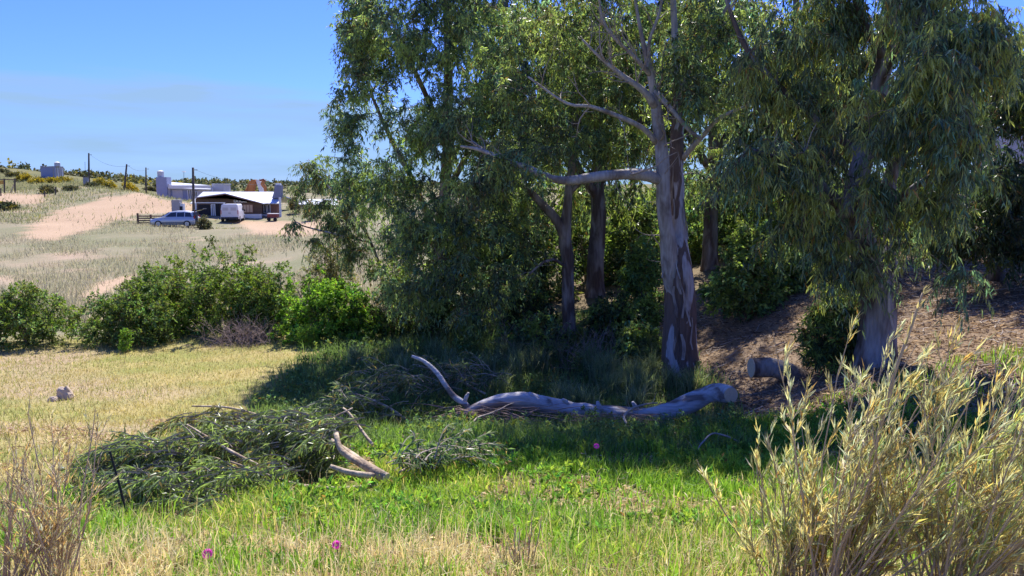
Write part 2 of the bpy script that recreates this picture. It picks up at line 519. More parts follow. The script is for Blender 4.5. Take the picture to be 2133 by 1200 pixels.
gc = np.where(under[:, None], mixc(C_SHADE_SOIL, (.17, .14, .08), n1 * 2 - .7), gc)  # undergrowth soil, darker inside the cast shadow's outline: shade put into the colour
field = front & (GV[:, 1] > 24) & (gpx < 1000)
fc = mixc((.29, .255, .17), (.22, .22, .125), n2 * 2 - .5)
fc = mixc(fc, (.42, .32, .23), (vnoise(XY, .3, 31, 3) - .62) * 5)
gc = np.where(field[:, None], fc, gc)
mead = in_poly(gpx + jit * 60, gpy + jit * 25, POLY_MEADOW) & front
gc = np.where(mead[:, None], mixc(mixc((.41, .34, .15), (.27, .28, .09), n1 * 2.4 - .7), (.40, .31, .20), (n2 - .58) * 6), gc)
lit = in_poly(gpx + jit * 50, gpy + jit * 30, POLY_LITTER) & front & (GV[:, 1] < 40)
gc = np.where(lit[:, None], mixc(C_LITTER, (.34, .25, .17), n3 * 2 - .6), gc)
for P_ in POLY_SAND:
    sd = in_poly(gpx + jit * 14 + jit2 * 30, gpy + jit * 5 + jit2 * 10, P_) & front
    gc = np.where(sd[:, None], mixc(C_SAND, (.42, .30, .20), n2 * 1.6 - .4), gc)
hill = front & (GV[:, 1] > 116) & (gpy < 402)
gc = np.where(hill[:, None], mixc((.22, .20, .09), (.13, .14, .06), n2 * 2 - .5), gc)
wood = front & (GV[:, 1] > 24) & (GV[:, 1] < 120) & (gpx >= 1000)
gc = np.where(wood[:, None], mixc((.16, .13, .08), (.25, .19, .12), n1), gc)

M_ground = bpy.data.materials.new('ground_soil'); M_ground.use_nodes = True
t = M_ground.node_tree; b = t.nodes['Principled BSDF']; b.inputs['Roughness'].default_value = .95; b.inputs['Specular IOR Level'].default_value = .1
a_ = t.nodes.new('ShaderNodeAttribute'); a_.attribute_name = 'tint'
no = t.nodes.new('ShaderNodeTexNoise'); no.inputs['Scale'].default_value = 14; no.inputs['Detail'].default_value = 6; no.inputs['Roughness'].default_value = .7
tc = t.nodes.new('ShaderNodeTexCoord'); t.links.new(tc.outputs['Object'], no.inputs['Vector'])
rp = t.nodes.new('ShaderNodeValToRGB'); rp.color_ramp.elements[0].position = .3; rp.color_ramp.elements[1].position = .7
rp.color_ramp.elements[0].color = (.62, .6, .58, 1); rp.color_ramp.elements[1].color = (1.2, 1.2, 1.18, 1)
mx = t.nodes.new('ShaderNodeMix'); mx.data_type = 'RGBA'; mx.blend_type = 'MULTIPLY'; mx.inputs['Factor'].default_value = 1
t.links.new(no.outputs['Fac'], rp.inputs['Fac']); t.links.new(a_.outputs['Color'], mx.inputs['A']); t.links.new(rp.outputs['Color'], mx.inputs['B'])
t.links.new(mx.outputs['Result'], b.inputs['Base Color'])
bp = t.nodes.new('ShaderNodeBump'); bp.inputs['Strength'].default_value = .6; bp.inputs['Distance'].default_value = .04
t.links.new(no.outputs['Fac'], bp.inputs['Height']); t.links.new(bp.outputs['Normal'], b.inputs['Normal'])
ny, nx = GX.shape
idx = np.arange(ny * nx).reshape(ny, nx)
GF = np.stack([idx[:-1, :-1], idx[:-1, 1:], idx[1:, 1:], idx[1:, :-1]], -1).reshape(-1, 4)
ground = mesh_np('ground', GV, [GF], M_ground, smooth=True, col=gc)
kind(ground, 'structure')
# ------------------------------------------------------------------ trees
def limb_px(pts):
    """[(px,py,d,r_px)] -> points, radii in metres"""
    P = np.array([at(a, b, c) for a, b, c, r in pts])
    R = np.array([r / F_PX * c for a, b, c, r in pts])
    return P, R

def blob_points(rng, blobs, total):
    """clump centres inside ellipsoids given as (px,py,d, rx_px, ry_px, rd_m, weight)"""
    vol = np.array([b[3] * b[4] * b[6] * (b[2] / 20) ** 2 for b in blobs], float)
    cnt = np.maximum(2, (vol / vol.sum() * total)).astype(int)
    out = []
    for b, n in zip(blobs, cnt):
        q = unit(rng.normal(size=(n, 3))) * (rng.uniform(0, 1, (n, 1)) ** .45)
        for v in q:
            out.append(at(b[0] + v[0] * b[3], b[1] + v[1] * b[4], b[2] + v[2] * b[5]))
    return np.array(out)

def grow(skel, C, rng, tw_r=.006, k=.010, sides=4, sag=.1):
    """connect every clump centre to the nearest point of the growing skeleton; returns MB of branches"""
    mb = MB()
    NP = np.concatenate([s[0] for s in skel]); NR = np.concatenate([s[1] for s in skel])
    d0 = np.array([np.min(((NP - c) ** 2).sum(1)) for c in C])
    tips = []
    for i in np.argsort(d0):
        c = C[i]
        dv = c - NP
        dist = np.linalg.norm(dv, axis=1)
        cost = dist + .35 * np.maximum(0, NP[:, 2] - c[2]) + .9 * np.maximum(0, .02 - NR) / .02 * .4
        j = int(np.argmin(cost)); p0 = NP[j]; d = dist[j]
        r0 = min(NR[j] * .75, tw_r + k * d)
        up = np.array((0, 0, 1.0))
        p1 = p0 + (c - p0) * .3 + up * d * .16 + rng.normal(size=3) * d * .10
        p2 = p0 + (c - p0) * .7 + up * d * .14 + rng.normal(size=3) * d * .10
        n = int(np.clip(d / .22, 3, 9))
        tt = np.linspace(0, 1, n + 1)[:, None]
        P = (1 - tt) ** 3 * p0 + 3 * (1 - tt) ** 2 * tt * p1 + 3 * (1 - tt) * tt ** 2 * p2 + tt ** 3 * c
        R = np.linspace(max(r0, tw_r), tw_r * .8, n + 1)
        mb.tube(P, R, sides, caps=False)
        NP = np.concatenate([NP, P[1:]]); NR = np.concatenate([NR, R[1:]])
        tips.append(P[-1] - P[-2])
    return mb

def spray_leaves(C, rng, r=.5, ntw=6, nlf=12, L=.16, W=.022, droop=.8, base=(.07, .10, .035), var=.3, young=.08,
                 ycol=(.20, .24, .05), dead=.02, dcol=(.30, .17, .06), hang=.75, spread=.45, up=.1, mb=None, tint=None, twigs=True):
    """leafy twigs arching out of each clump centre, leaves hanging from them"""
    n = len(C)
    CC = np.repeat(C, ntw, 0)
    m = len(CC)
    dirs = unit(rng.normal(size=(m, 3)) + np.array((0, 0, up)))
    ln = r * rng.uniform(.5, 1.15, (m, 1))
    tcl = np.repeat(np.clip(rng.normal(1, var * .6, n), .45, 1.8), ntw)
    young_lit = np.repeat(rng.uniform(0, 1, n) < young, ntw) | (rng.uniform(0, 1, m) < young * .35)  # young clumps; in the crowns this share also paints sunlit clumps
    tt = rng.uniform(.12, 1, (m, nlf, 1))
    P = CC[:, None] + dirs[:, None] * ln[:, None] * tt + np.array((0, 0, -1.0)) * (droop * ln[:, None] * tt ** 2)
    tan = unit(dirs[:, None] + np.array((0, 0, -2.0)) * droop * tt)
    D = tan * (1 - hang) + np.array((0, 0, -1.0)) * hang + rng.normal(size=(m, nlf, 3)) * spread
    k = m * nlf
    Ls = L * rng.uniform(.6, 1.25, k); Ws = W * rng.uniform(.7, 1.3, k)
    V, F = leaf_geo(P.reshape(-1, 3), D.reshape(-1, 3), Ls, Ws, rng)
    c = np.array(base)[None] * np.repeat(tcl, nlf)[:, None] * np.clip(rng.normal(1, var, (k, 1)), .4, 2.0)
    hue = rng.normal(0, .12, (k, 1)) + (np.repeat(rng.normal(0, .10, n), ntw * nlf))[:, None]
    c = c * np.concatenate([1 + hue, np.ones((k, 1)), 1 - hue * .8], 1)
    ym = np.repeat(young_lit, nlf)
    c[ym] = np.array(ycol) * np.clip(rng.normal(1, .25, (int(ym.sum()), 1)), .5, 1.6)
    dm = rng.uniform(0, 1, k) < dead
    c[dm] = np.array(dcol) * np.clip(rng.normal(1, .3, (int(dm.sum()), 1)), .4, 1.6)
    c = np.clip(c, .004, .8)
    mb = mb or MB()
    mb.add(V, F, np.repeat(c, 4, 0))
    if twigs:      # the twig itself as a thin three-sided sliver
        e = CC + dirs * ln + np.array((0, 0, -1.0)) * droop * ln
        mid = CC + dirs * ln * .5 + np.array((0, 0, -1.0)) * droop * ln * .25
        s = unit(np.cross(e - CC, rng.normal(size=(m, 3)))) * .0035
        Vt = np.stack([CC - s, CC + s, mid + s, mid - s, e], 1).reshape(-1, 3)
        bb = np.arange(m)[:, None] * 5
        mb.add(Vt, [bb + np.array([[0, 1, 2, 3]]), bb + np.array([[3, 2, 4]])], np.full((len(Vt), 3), (.17, .11, .075)))
    return mb

def bare_twigs(mb, P, R, rng, n, length, depth=2, k=.55):
    """forked leafless side twigs along a limb"""
    for _ in range(n):
        i = int(rng.uniform(.2, .98) * (len(P) - 1))
        t0 = unit(P[min(i + 1, len(P) - 1)] - P[max(i - 1, 0)])
        d = unit(t0 * .8 + rng.normal(size=3) * .7 + np.array((0, 0, .25)))
        l = length * rng.uniform(.5, 1.2)
        q = [P[i]]; r0 = max(min(R[i] * k, l * .022), .004)
        m = 6
        for s in range(m):
            d = unit(d + rng.normal(size=3) * .22 + np.array((0, 0, .05)))
            q.append(q[-1] + d * l / m)
        q = np.array(q); r = np.linspace(r0, max(.0025, r0 * .25), m + 1)
        mb.tube(q, r, 5 if depth > 1 else 3, caps=False)
        if depth > 1:
            bare_twigs(mb, q, r, rng, 3, l * .5, depth - 1, .6)

def trunk_part(name, pts, mat, parent, sides=18, lump=.10, seed=0, flare=0, step=.16):
    P, R = limb_px(pts)
    P, R = spline(P, step, R)
    R = np.maximum(R, .006)
    if flare:
        s = np.linalg.norm(P - P[0], axis=1)
        R = R * (1 + flare * np.exp(-s / .25))
        P = P.copy(); P[0, 2] -= .15
    P = P + (np.stack([vnoise(P, 1.1, seed + 3, 2), vnoise(P, 1.1, seed + 4, 2), np.full(len(P), .5)], 1) - .5) * R[:, None] * .7 * np.clip(np.linspace(0, 6, len(P)), 0, 1)[:, None]
    mb = MB().tube(P, R, sides, True, lump, seed)
    mb.build(name, mat, parent, smooth=True)
    return P, R

def gum(name, label, base, trunk, limbs, blobs, nclump, seed, bark, lf, group=None, bare=(), flare=.25, cat='tree', strips=0, grow_k=.010, tw=.006, limb_mat=None, lump=.1):
    rng = rng_of(seed)
    root = thing(name, label, cat, base, 0, group)
    skel = [trunk_part('trunk', trunk, bark, root, 22, lump, seed, flare)]
    for i, l in enumerate(limbs):
        skel.append(trunk_part('limb', l, limb_mat or bark, root, 10, .09, seed + i + 1))
    for k in range(strips):       # loose strips of bark peeling off the trunk
        P, R = skel[0]; rs = rng_of(seed * 7 + k)
        n0 = int(rs.uniform(0, .32) * len(P)); n1 = min(len(P) - 2, n0 + int(rs.uniform(3, 8)))
        a = rs.uniform(-2.6, -.5); wd = rs.uniform(.08, .2); V = []
        for q, i in enumerate(range(n0, n1 + 1)):
            f = 1 - q / max(1, n1 - n0)
            r = R[i] * 1.07 + .012 + .07 * f ** 2.5
            for e in (-1, 1):
                aa = a + e * wd / 2 * (.45 + .55 * sin(pi * (.15 + .7 * (1 - f)))) + .1 * sin(q * 1.3 + k)
                V.append(P[i] + np.array((cos(aa) * r, sin(aa) * r, 0)))
        V = np.array(V); m = len(V) // 2; c_ = P[n0:n1 + 1].repeat(2, 0); inn = V - unit((V - c_) * np.array((1, 1, 0))) * .008
        i_ = np.arange(m - 1) * 2
        F = np.concatenate([np.stack([i_, i_ + 1, i_ + 3, i_ + 2], 1), np.stack([i_ + 2 * m, i_ + 2 + 2 * m, i_ + 3 + 2 * m, i_ + 1 + 2 * m], 1)])
        mesh_np('bark_strip', np.concatenate([V, inn]), [F], M_bark_b if k % 2 else M_limb, root)
    if bare:
        mb = MB()
        for i, (n, ln) in bare:
            bare_twigs(mb, *skel[i], rng, n, ln)
        kind(mb.build('bare_twigs', M_dtwig, root, smooth=True), 'stuff')
    C = blob_points(rng, blobs, nclump)
    C = C[C[:, 2] > gz(C[:, 0], C[:, 1]) + .25]
    g = grow(skel, C, rng, tw, grow_k)
    kind(g.build('branches', M_twig, root, smooth=True), 'stuff')
    spray_leaves(C, rng, **lf).build('crown', M_leaf, root)
    return root

# left-hand weeping gum whose boughs hang to the ground
LF0 = dict(r=.48, ntw=8, nlf=13, L=.14, W=.032, droop=.7, hang=.6, spread=.6, base=(.15, .21, .12), var=.42, young=.25, ycol=(.34, .42, .14), dead=.02)  # young share raised: sunlit clumps put into the crown's colour
b0 = at(905, 690, 23.0); b0[2] = gz(b0[0], b0[1])
gum('gum_tree', 'broad weeping gum tree whose outer boughs meet the open blue sky', b0,
    [(905, 698, 23, 16), (915, 560, 23, 14), (925, 400, 23, 12), (935, 220, 23, 10), (930, 20, 23, 8), (920, -220, 23, 5)],
    [[(915, 500, 23, 8), (860, 380, 22.3, 6), (800, 260, 22, 4), (760, 160, 22, 2.5)],
     [(920, 420, 23, 8), (985, 300, 21.8, 5), (1030, 210, 21, 3)],
     [(930, 300, 23, 7), (870, 160, 22.5, 5), (800, 40, 22.3, 3)],
     [(920, 540, 23, 7), (960, 460, 21, 5), (1000, 430, 20.3, 3)],
     [(930, 120, 23, 6), (1000, 0, 22.5, 4), (1040, -120, 22.5, 2)]],
    [(765, 110, 22, 75, 120, 1.6, 1.3), (728, 240, 22, 42, 85, 1.1, 1.5), (745, 20, 22.3, 50, 90, 1.5, 1.3), (850, 60, 21.5, 110, 130, 2.4, 1), (960, 70, 21.5, 120, 120, 2.4, 1),
     (860, 290, 21.3, 90, 110, 2, 1), (960, 260, 20.6, 90, 120, 2, 1.1), (900, 440, 20.6, 90, 90, 1.6, 1.2), (1000, 480, 20.2, 75, 110, 1.3, 1.2),
     (930, 580, 20.2, 80, 60, 1.0, 1.3), (1015, 610, 20, 50, 50, .8, 1.2), (880, 620, 20.6, 60, 45, .7, 1.2), (965, 650, 20.2, 60, 30, .6, 1.2), (830, 600, 21.2, 45, 40, .6, 1.1), (790, 395, 21.6, 75, 70, 1.3, 1.2), (725, 365, 22, 45, 40, .8, 1.1), (840, 500, 21, 55, 70, 1.1, 1.2),
     (1040, 350, 20, 60, 80, 1.2, 1.1), (1060, 160, 20.5, 80, 120, 1.8, 1), (690, 330, 22.4, 18, 22, .5, 1),
     (930, -110, 22.5, 170, 100, 3.0, .8), (960, -240, 23, 110, 100, 2.2, .7)],
    1060, 101, M_bark_b, LF0)

# main pale gum with the twin stems and the bare bough
LF1 = dict(r=.46, ntw=8, nlf=12, L=.14, W=.031, droop=.7, hang=.6, spread=.6, base=(.155, .21, .115), var=.42, young=.26, ycol=(.35, .41, .13), dead=.03)  # high young share paints lit clumps into this crown too
b1 = at(1417, 770, 17.5); b1[2] = gz(b1[0], b1[1])
gum('gum_tree', 'tall pale gum tree with twin grey stems behind the fallen log', b1,
    [(1418, 775, 17.5, 38), (1416, 720, 17.5, 36), (1412, 640, 17.5, 33), (1405, 560, 17.55, 30), (1409, 480, 17.65, 18), (1410, 380, 17.75, 16.5), (1411, 280, 17.8, 14), (1410, 200, 17.9, 9), (1404, 60, 18, 6.5), (1395, -180, 18, 5), (1390, -320, 18, 4)],
    [[(1413, 690, 17.5, 12), (1410, 630, 17.46, 20), (1404, 570, 17.38, 22), (1393, 490, 17.25, 16), (1384, 430, 17.2, 15), (1379, 330, 17.2, 13.5), (1368, 240, 17.2, 11.5), (1360, 170, 17.2, 10), (1350, 135, 17.2, 7), (1334, 60, 17.2, 4), (1318, -30, 17.3, 3)],
     [(1383, 378, 17.2, 12), (1350, 366, 17.1, 12.5), (1300, 363, 17.0, 11.5), (1240, 369, 16.9, 11), (1190, 376, 16.9, 10), (1150, 372, 16.9, 8), (1100, 350, 17.2, 7), (1055, 335, 17.6, 6), (1000, 312, 18, 4), (960, 305, 18.3, 2.5)],
     [(1367, 225, 17.2, 9), (1340, 190, 17.0, 7), (1300, 160, 16.9, 5.5), (1262, 130, 16.8, 4), (1240, 110, 16.8, 3), (1213, 82, 16.8, 2)],
     [(1358, 160, 17.2, 6), (1320, 118, 16.9, 4), (1278, 78, 16.8, 3.2), (1255, 40, 16.8, 2.8), (1246, -20, 16.8, 2)],
     [(1370, 300, 17.2, 7), (1340, 268, 17, 5.5), (1290, 243, 16.8, 5), (1230, 222, 16.7, 4), (1180, 215, 16.7, 3), (1100, 160, 16.9, 2)],
     [(1365, 190, 17.1, 6), (1400, 230, 16.9, 5), (1440, 275, 16.8, 4.5), (1462, 292, 16.7, 3)],
     [(1356, 150, 17.2, 5), (1352, 90, 17.1, 3.5), (1375, 20, 17.1, 2.8), (1385, -60, 17.1, 2)],
     [(1422, 330, 17.7, 6), (1462, 285, 17.3, 5), (1500, 245, 17, 4), (1570, 215, 16.8, 2.5)],
     [(1410, 210, 17.9, 6), (1450, 120, 17.6, 4), (1500, 40, 17.5, 3), (1550, -60, 17.5, 2)]],
    [(1150, 70, 19.2, 100, 110, 1.6, 1), (1270, 40, 19.6, 90, 110, 1.4, 1), (1160, 260, 19.4, 90, 80, 1.2, .9), (1290, 200, 19.8, 90, 110, 1.2, 1),
     (1290, 320, 20.2, 90, 60, 1, .8), (1440, 70, 19.2, 90, 110, 1.4, 1.1), (1490, 200, 19, 70, 80, 1.2, 1), (1560, 60, 19, 80, 100, 1.5, 1), (1470, 330, 19.4, 45, 60, 1, .8),
     (1425, 140, 16.9, 45, 90, .4, 1.0), (1455, 210, 16.7, 35, 45, .3, 1.0), (1480, 60, 16.9, 60, 70, .5, .9), (1110, 340, 16.7, 35, 30, .3, .8), (1030, 330, 17.2, 50, 40, .4, 1), (1120, 300, 18.2, 60, 45, .8, 1), (1030, 350, 18.4, 60, 45, .8, 1), (980, 400, 18, 50, 50, .6, .9), (1070, 180, 18.2, 60, 70, 1, .8),
     (1250, -130, 18, 170, 100, 2.6, 1.0), (1430, -170, 18, 170, 120, 2.8, 1.0), (1360, -330, 18, 150, 110, 2.4, 1.0), (1190, -330, 18.4, 140, 90, 1.8, 1.1), (1480, -340, 17.8, 120, 90, 1.6, 1.0)],
    960, 202, M_bark, LF1, bare=[(1, (10, 1.1)), (2, (9, 1.1)), (3, (13, 1.0)), (4, (12, 1.0)), (5, (7, .9)), (6, (4, .6)), (7, (9, .9)), (9, (6, .9))], flare=.28, strips=16, limb_mat=M_limb, lump=.07)

# slimmer forked gum
b2 = at(1185, 702, 21); b2[2] = gz(b2[0], b2[1])
gum('gum_tree', 'slim forked brown gum tree under the long horizontal bough', b2,
    [(1186, 706, 21, 14), (1184, 640, 21, 13), (1183, 560, 21, 12.5), (1178, 490, 21, 13), (1184, 420, 21, 9), (1192, 320, 21.2, 7.5), (1200, 200, 21.4, 6), (1205, 60, 21.5, 4.5)],
    [[(1178, 500, 21, 11), (1155, 455, 20.9, 10), (1120, 415, 20.8, 8), (1090, 388, 20.7, 6), (1050, 360, 20.6, 4)],
     [(1184, 560, 21, 4), (1150, 540, 20.6, 3), (1120, 555, 20.4, 2.5), (1100, 575, 20.3, 1.5)],
     [(1190, 400, 21, 5), (1230, 360, 21.3, 4), (1270, 330, 21.5, 2.5)]],
    [(1200, 130, 21.6, 80, 120, 1.4, 1), (1110, 330, 21.2, 70, 60, 1, 1), (1080, 450, 21, 50, 70, .9, 1), (1250, 300, 21.8, 70, 60, 1, .8), (1090, 560, 20.8, 40, 50, .7, .8)],
    200, 303, M_bark_b, LF1, bare=[(1, (5, .8)), (2, (5, .5)), (3, (4, .6))])

# near leaning gum on the right
LF3 = dict(r=.5, ntw=8, nlf=14, L=.17, W=.024, droop=.95, base=(.16, .22, .13), var=.42, young=.27, ycol=(.38, .40, .12), dead=.035, dcol=(.36, .20, .06), hang=.8, spread=.38)  # yellow-green share also carries painted sunlight on the clumps
b3 = at(1818, 755, 13.6); b3[2] = gz(b3[0], b3[1])
gum('gum_tree', 'leaning thick gum tree with drooping leaves on the leaf covered slope', b3,
    [(1820, 765, 13.6, 42), (1828, 700, 13.6, 37), (1832, 640, 13.6, 35), (1822, 570, 13.6, 31), (1797, 510, 13.6, 27), (1780, 455, 13.6, 24), (1790, 380, 13.7, 22), (1812, 280, 13.9, 19), (1838, 150, 14.2, 17), (1858, 40, 14.4, 15), (1870, -120, 14.6, 9), (1875, -220, 14.6, 6)],
    [[(1830, 690, 13.6, 12), (1834, 620, 13.6, 20), (1850, 540, 13.9, 19), (1858, 470, 14.1, 17), (1850, 380, 14.2, 15), (1890, 310, 14.1, 12), (1950, 250, 13.9, 8), (2020, 190, 13.5, 5)],
     [(1783, 470, 13.5, 17), (1740, 420, 13.2, 14), (1680, 360, 13, 10), (1620, 330, 12.8, 6), (1560, 310, 12.6, 3)],
     [(1806, 250, 13.9, 12), (1840, 150, 13.6, 10), (1872, 100, 13.3, 9), (1930, 20, 13, 6)],
     [(1800, 330, 13.8, 10), (1700, 250, 14.2, 8), (1620, 180, 14.4, 7), (1560, 110, 14.4, 6), (1520, 20, 14.5, 4), (1500, -60, 14.5, 3)],
     [(1850, 430, 14.1, 9), (1920, 380, 13.4, 7), (1990, 340, 12.8, 5), (2060, 310, 12.4, 3)],
     [(1840, 120, 14.2, 9), (1790, 30, 14.4, 8), (1780, -80, 14.6, 6)]],
    [(1760, 30, 14.6, 50, 60, .6, 1.1), (1600, 130, 14.8, 75, 80, 1.0, .9), (1690, 60, 14.6, 90, 80, 1.2, .9), (1700, 220, 14.4, 80, 80, 1.0, .9), (1580, 330, 12.8, 75, 60, .7, 1.1), (1690, 330, 12.9, 70, 50, .7, 1),
     (1860, 230, 12.6, 90, 80, .9, .9), (1960, 140, 12.4, 90, 110, 1.1, 1), (1980, 300, 12, 90, 80, .9, 1.1), (1940, 420, 12.4, 70, 50, .7, 1.1), (1830, 390, 12.5, 60, 45, .6, .9), (1690, 430, 13, 60, 40, .6, .9),
     (2060, 80, 12.6, 80, 90, 1, 1), (1920, 20, 13, 90, 60, 1, .9), (1740, 520, 12.9, 45, 65, .4, 1.0), (1790, 560, 12.7, 30, 50, .25, .9), (1870, 500, 12.8, 30, 50, .35, .8), (2000, 560, 12.2, 18, 55, .25, .9), (1640, 480, 13.2, 45, 35, .5, .7),
     (1720, -120, 14.6, 150, 90, 1.6, .8), (1950, -120, 13.6, 150, 90, 1.6, .8), (1850, -230, 14, 140, 60, 1.4, .7)],
    660, 404, M_bark_shade, LF3, flare=.25, strips=10, bare=[(2, (5, .7)), (4, (8, .8)), (5, (5, .6))])

# dense dark tree at the right edge
LFD = dict(r=.42, ntw=7, nlf=13, L=.15, W=.034, droop=.7, base=(.07, .105, .05), var=.28, young=.04, dead=.02, hang=.6, spread=.5)
b4 = at(2075, 570, 18); b4[2] = gz(b4[0], b4[1])
gum('dark_tree', 'dense dark low boughed tree at the right end of the slope', b4,
    [(2075, 575, 18, 14), (2070, 500, 18, 12), (2060, 400, 18, 10), (2065, 250, 18, 7), (2070, 100, 18, 4)],
    [[(2072, 480, 18, 7), (2020, 420, 17.5, 5), (1960, 400, 17, 3)], [(2064, 420, 18, 7), (2120, 350, 17.5, 5), (2180, 320, 17.2, 3)]],
    [(2060, 470, 16.6, 100, 60, 1.2, 1.4), (2110, 380, 16.4, 90, 70, 1.2, 1.3), (1980, 500, 16.8, 60, 35, .8, 1.2), (2120, 525, 16.2, 60, 22, .8, 1.3), (2180, 470, 16.3, 80, 80, 1.4, 1), (2120, 180, 17.5, 90, 110, 1.4, 1), (2230, 250, 17, 90, 160, 1.6, .8)],
    420, 505, M_bark_b, LFD)

# trees standing further back in the grove
LFB = dict(r=.75, ntw=7, nlf=11, L=.24, W=.06, droop=.8, base=(.14, .185, .09), var=.4, young=.16, ycol=(.22, .26, .06), dead=.02)
def back_tree(label, px, py, d, w, seed, blobs, n, top=-200):
    b = at(px, py, d); b[2] = gz(b[0], b[1])
    s = project(b[None]); py = float(s[1][0])
    gum('grove_tree', label, b,
        [(px, py + 4, d, w), (px + 3, py - 120, d, w * .85), (px + 8, py - 280, d, w * .7), (px + 4, py - 440, d, w * .5), (px, top, d, w * .25)],
        [[(px + 5, py - 200, d, w * .5), (px - 60, py - 300, d - .8, w * .35), (px - 110, py - 360, d - 1.4, w * .2)],
         [(px + 6, py - 230, d, w * .5), (px + 70, py - 330, d - .6, w * .35), (px + 120, py - 400, d - 1, w * .2)]],
        blobs, n, seed, M_bark_b, LFB, group='trees further back in the grove', flare=.3)
back_tree('stout brown trunked tree standing behind the slim forked gum', 1240, 640, 26, 19, 601,
          [(1240, 100, 26, 130, 170, 2.2, 1), (1150, 260, 26, 90, 100, 1.8, 1), (1330, 230, 26, 90, 110, 1.8, 1), (1250, 400, 26.5, 100, 50, 1.5, .8), (1250, -130, 26, 140, 100, 2.4, .6)], 300)
back_tree('dark trunked tree behind the twin stemmed pale gum', 1478, 600, 27, 17, 602,
          [(1370, 60, 26.5, 90, 120, 1.6, 1), (1480, 60, 27, 120, 150, 2.2, 1), (1400, 230, 27, 80, 110, 1.8, 1), (1560, 230, 27, 100, 110, 1.8, 1), (1490, 380, 27.5, 90, 50, 1.5, .8), (1480, -140, 27, 140, 90, 2.4, .6)], 300)
back_tree('background tree glimpsed between the pale gum and the leaning gum', 1655, 560, 25, 13, 603,
          [(1660, 120, 25, 110, 150, 2, 1), (1610, 300, 25, 80, 90, 1.6, 1), (1760, 180, 24.5, 70, 130, 1.5, 1.2), (1730, 280, 25, 90, 110, 1.8, 1), (1660, 430, 25.5, 90, 45, 1.4, .9), (1700, -120, 25, 130, 90, 2.2, .6)], 290)
back_tree('background tree glimpsed behind the leaning gum near the roof', 1935, 530, 24, 14, 604,
          [(1940, 80, 24, 130, 130, 2, 1), (1880, 250, 24, 90, 110, 1.6, 1), (2030, 200, 24, 60, 110, 1.8, .8), (1930, 400, 24, 80, 60, 1.4, 1), (1950, -120, 24, 140, 90, 2.2, .6)], 280)
back_tree('rearmost tree of the grove behind the weeping gum', 1050, 610, 29, 16, 605,
          [(1050, 60, 29, 120, 150, 2.2, 1), (1000, 240, 29, 90, 110, 1.8, 1), (1110, 300, 29, 90, 110, 1.8, 1), (1060, 450, 29, 120, 60, 1.5, .9), (1050, -140, 29, 130, 80, 2.4, .6)], 280)

# slight sparse gum leaning out over the field
LFS = dict(r=.55, ntw=6, nlf=13, L=.17, W=.032, droop=.8, base=(.13, .17, .085), var=.25, young=.06, dead=.03)
b5 = at(798, 610, 28); b5[2] = gz(b5[0], b5[1])
gum('young_gum', 'thin sparse grey green gum leaning out over the open field', b5,
    [(800, 625, 28, 4), (792, 560, 28, 3.5), (765, 490, 28, 3), (722, 430, 28, 2.5), (680, 385, 28, 2), (645, 350, 28, 1.3)],
    [[(772, 505, 28, 2.4), (700, 488, 27.6, 2), (630, 470, 27.3, 1.4), (610, 455, 27.2, 1)], [(735, 445, 28, 2.2), (728, 390, 28, 1.6), (735, 350, 28, 1.2)]],
    [(648, 352, 28, 26, 18, .6, 1.2), (628, 395, 28, 14, 28, .5, 1), (690, 375, 28, 28, 18, .6, .9), (612, 465, 27.3, 9, 25, .3, 1.2), (668, 425, 28, 30, 22, .6, .9), (700, 470, 28, 35, 25, .8, 1), (650, 500, 27.6, 25, 14, .6, 1), (740, 500, 27.5, 35, 50, .6, 1), (740, 420, 27.5, 25, 40, .6, 1)],
    120, 606, M_bark, LFS, tw=.005)
# ------------------------------------------------------------------ shrubs
def shrub(name, label, px, d, rx_px, top_py, lf, ncl, seed, rd=None, group=None, mat=None, base_py=None, stems=6, stem_mat=None, lumps=5, cat='bush', shell=.55):
    rng = rng_of(seed)
    c = at(px, 600, d); rx = rx_px / F_PX * d; rd = rd or rx * .8
    z0 = float(gz(c[0], c[1])); top = at(px, top_py, d)[2]; h = max(.3, top - z0)
    root = thing(name, label, cat, (c[0], d, z0), 0, group)
    # a few overlapping lobes make the outline uneven
    LB = []
    for k in range(lumps):
        a = rng.uniform(0, 2 * pi); q = rng.uniform(.0, .55) if k else 0
        LB.append((np.array((c[0] + cos(a) * rx * q, d + sin(a) * rd * q, z0)), rng.uniform(.55, .8) if k else .85, rng.uniform(.6, 1.0) if k else 1.0))
    pts = []
    for i in range(ncl):
        o, s, hh = LB[rng.integers(lumps)]
        v = unit(rng.normal(size=3)); v[2] = abs(v[2])
        r = shell + (1 - shell) * rng.uniform(0, 1) ** .6
        pts.append(o + v * r * np.array((rx * s, rd * s, h * hh)) + np.array((0, 0, .05)))
    C = np.array(pts)
    C[:, 2] = np.maximum(C[:, 2], gz(C[:, 0], C[:, 1]) + .08)
    skel = []
    for k in range(stems):
        a = rng.uniform(0, 2 * pi); q = rng.uniform(.1, .5)
        p = np.array([(c[0], d, z0 - .05), (c[0] + cos(a) * rx * q * .4, d + sin(a) * rd * q * .4, z0 + h * .3), (c[0] + cos(a) * rx * q, d + sin(a) * rd * q, z0 + h * rng.uniform(.5, .8))])
        P, R = spline(p, .15, np.array([.03, .02, .008]) * min(1.5, h / 1.5))
        skel.append((P, R))
    mb = grow(skel, C, rng, .004, .006, 3)
    for P, R in skel:
        mb.tube(P, R, 6)
    kind(mb.build('stems', stem_mat or M_twig, root, smooth=True), 'stuff')
    spray_leaves(C, rng, **lf).build('foliage', mat or M_soft, root)
    return root
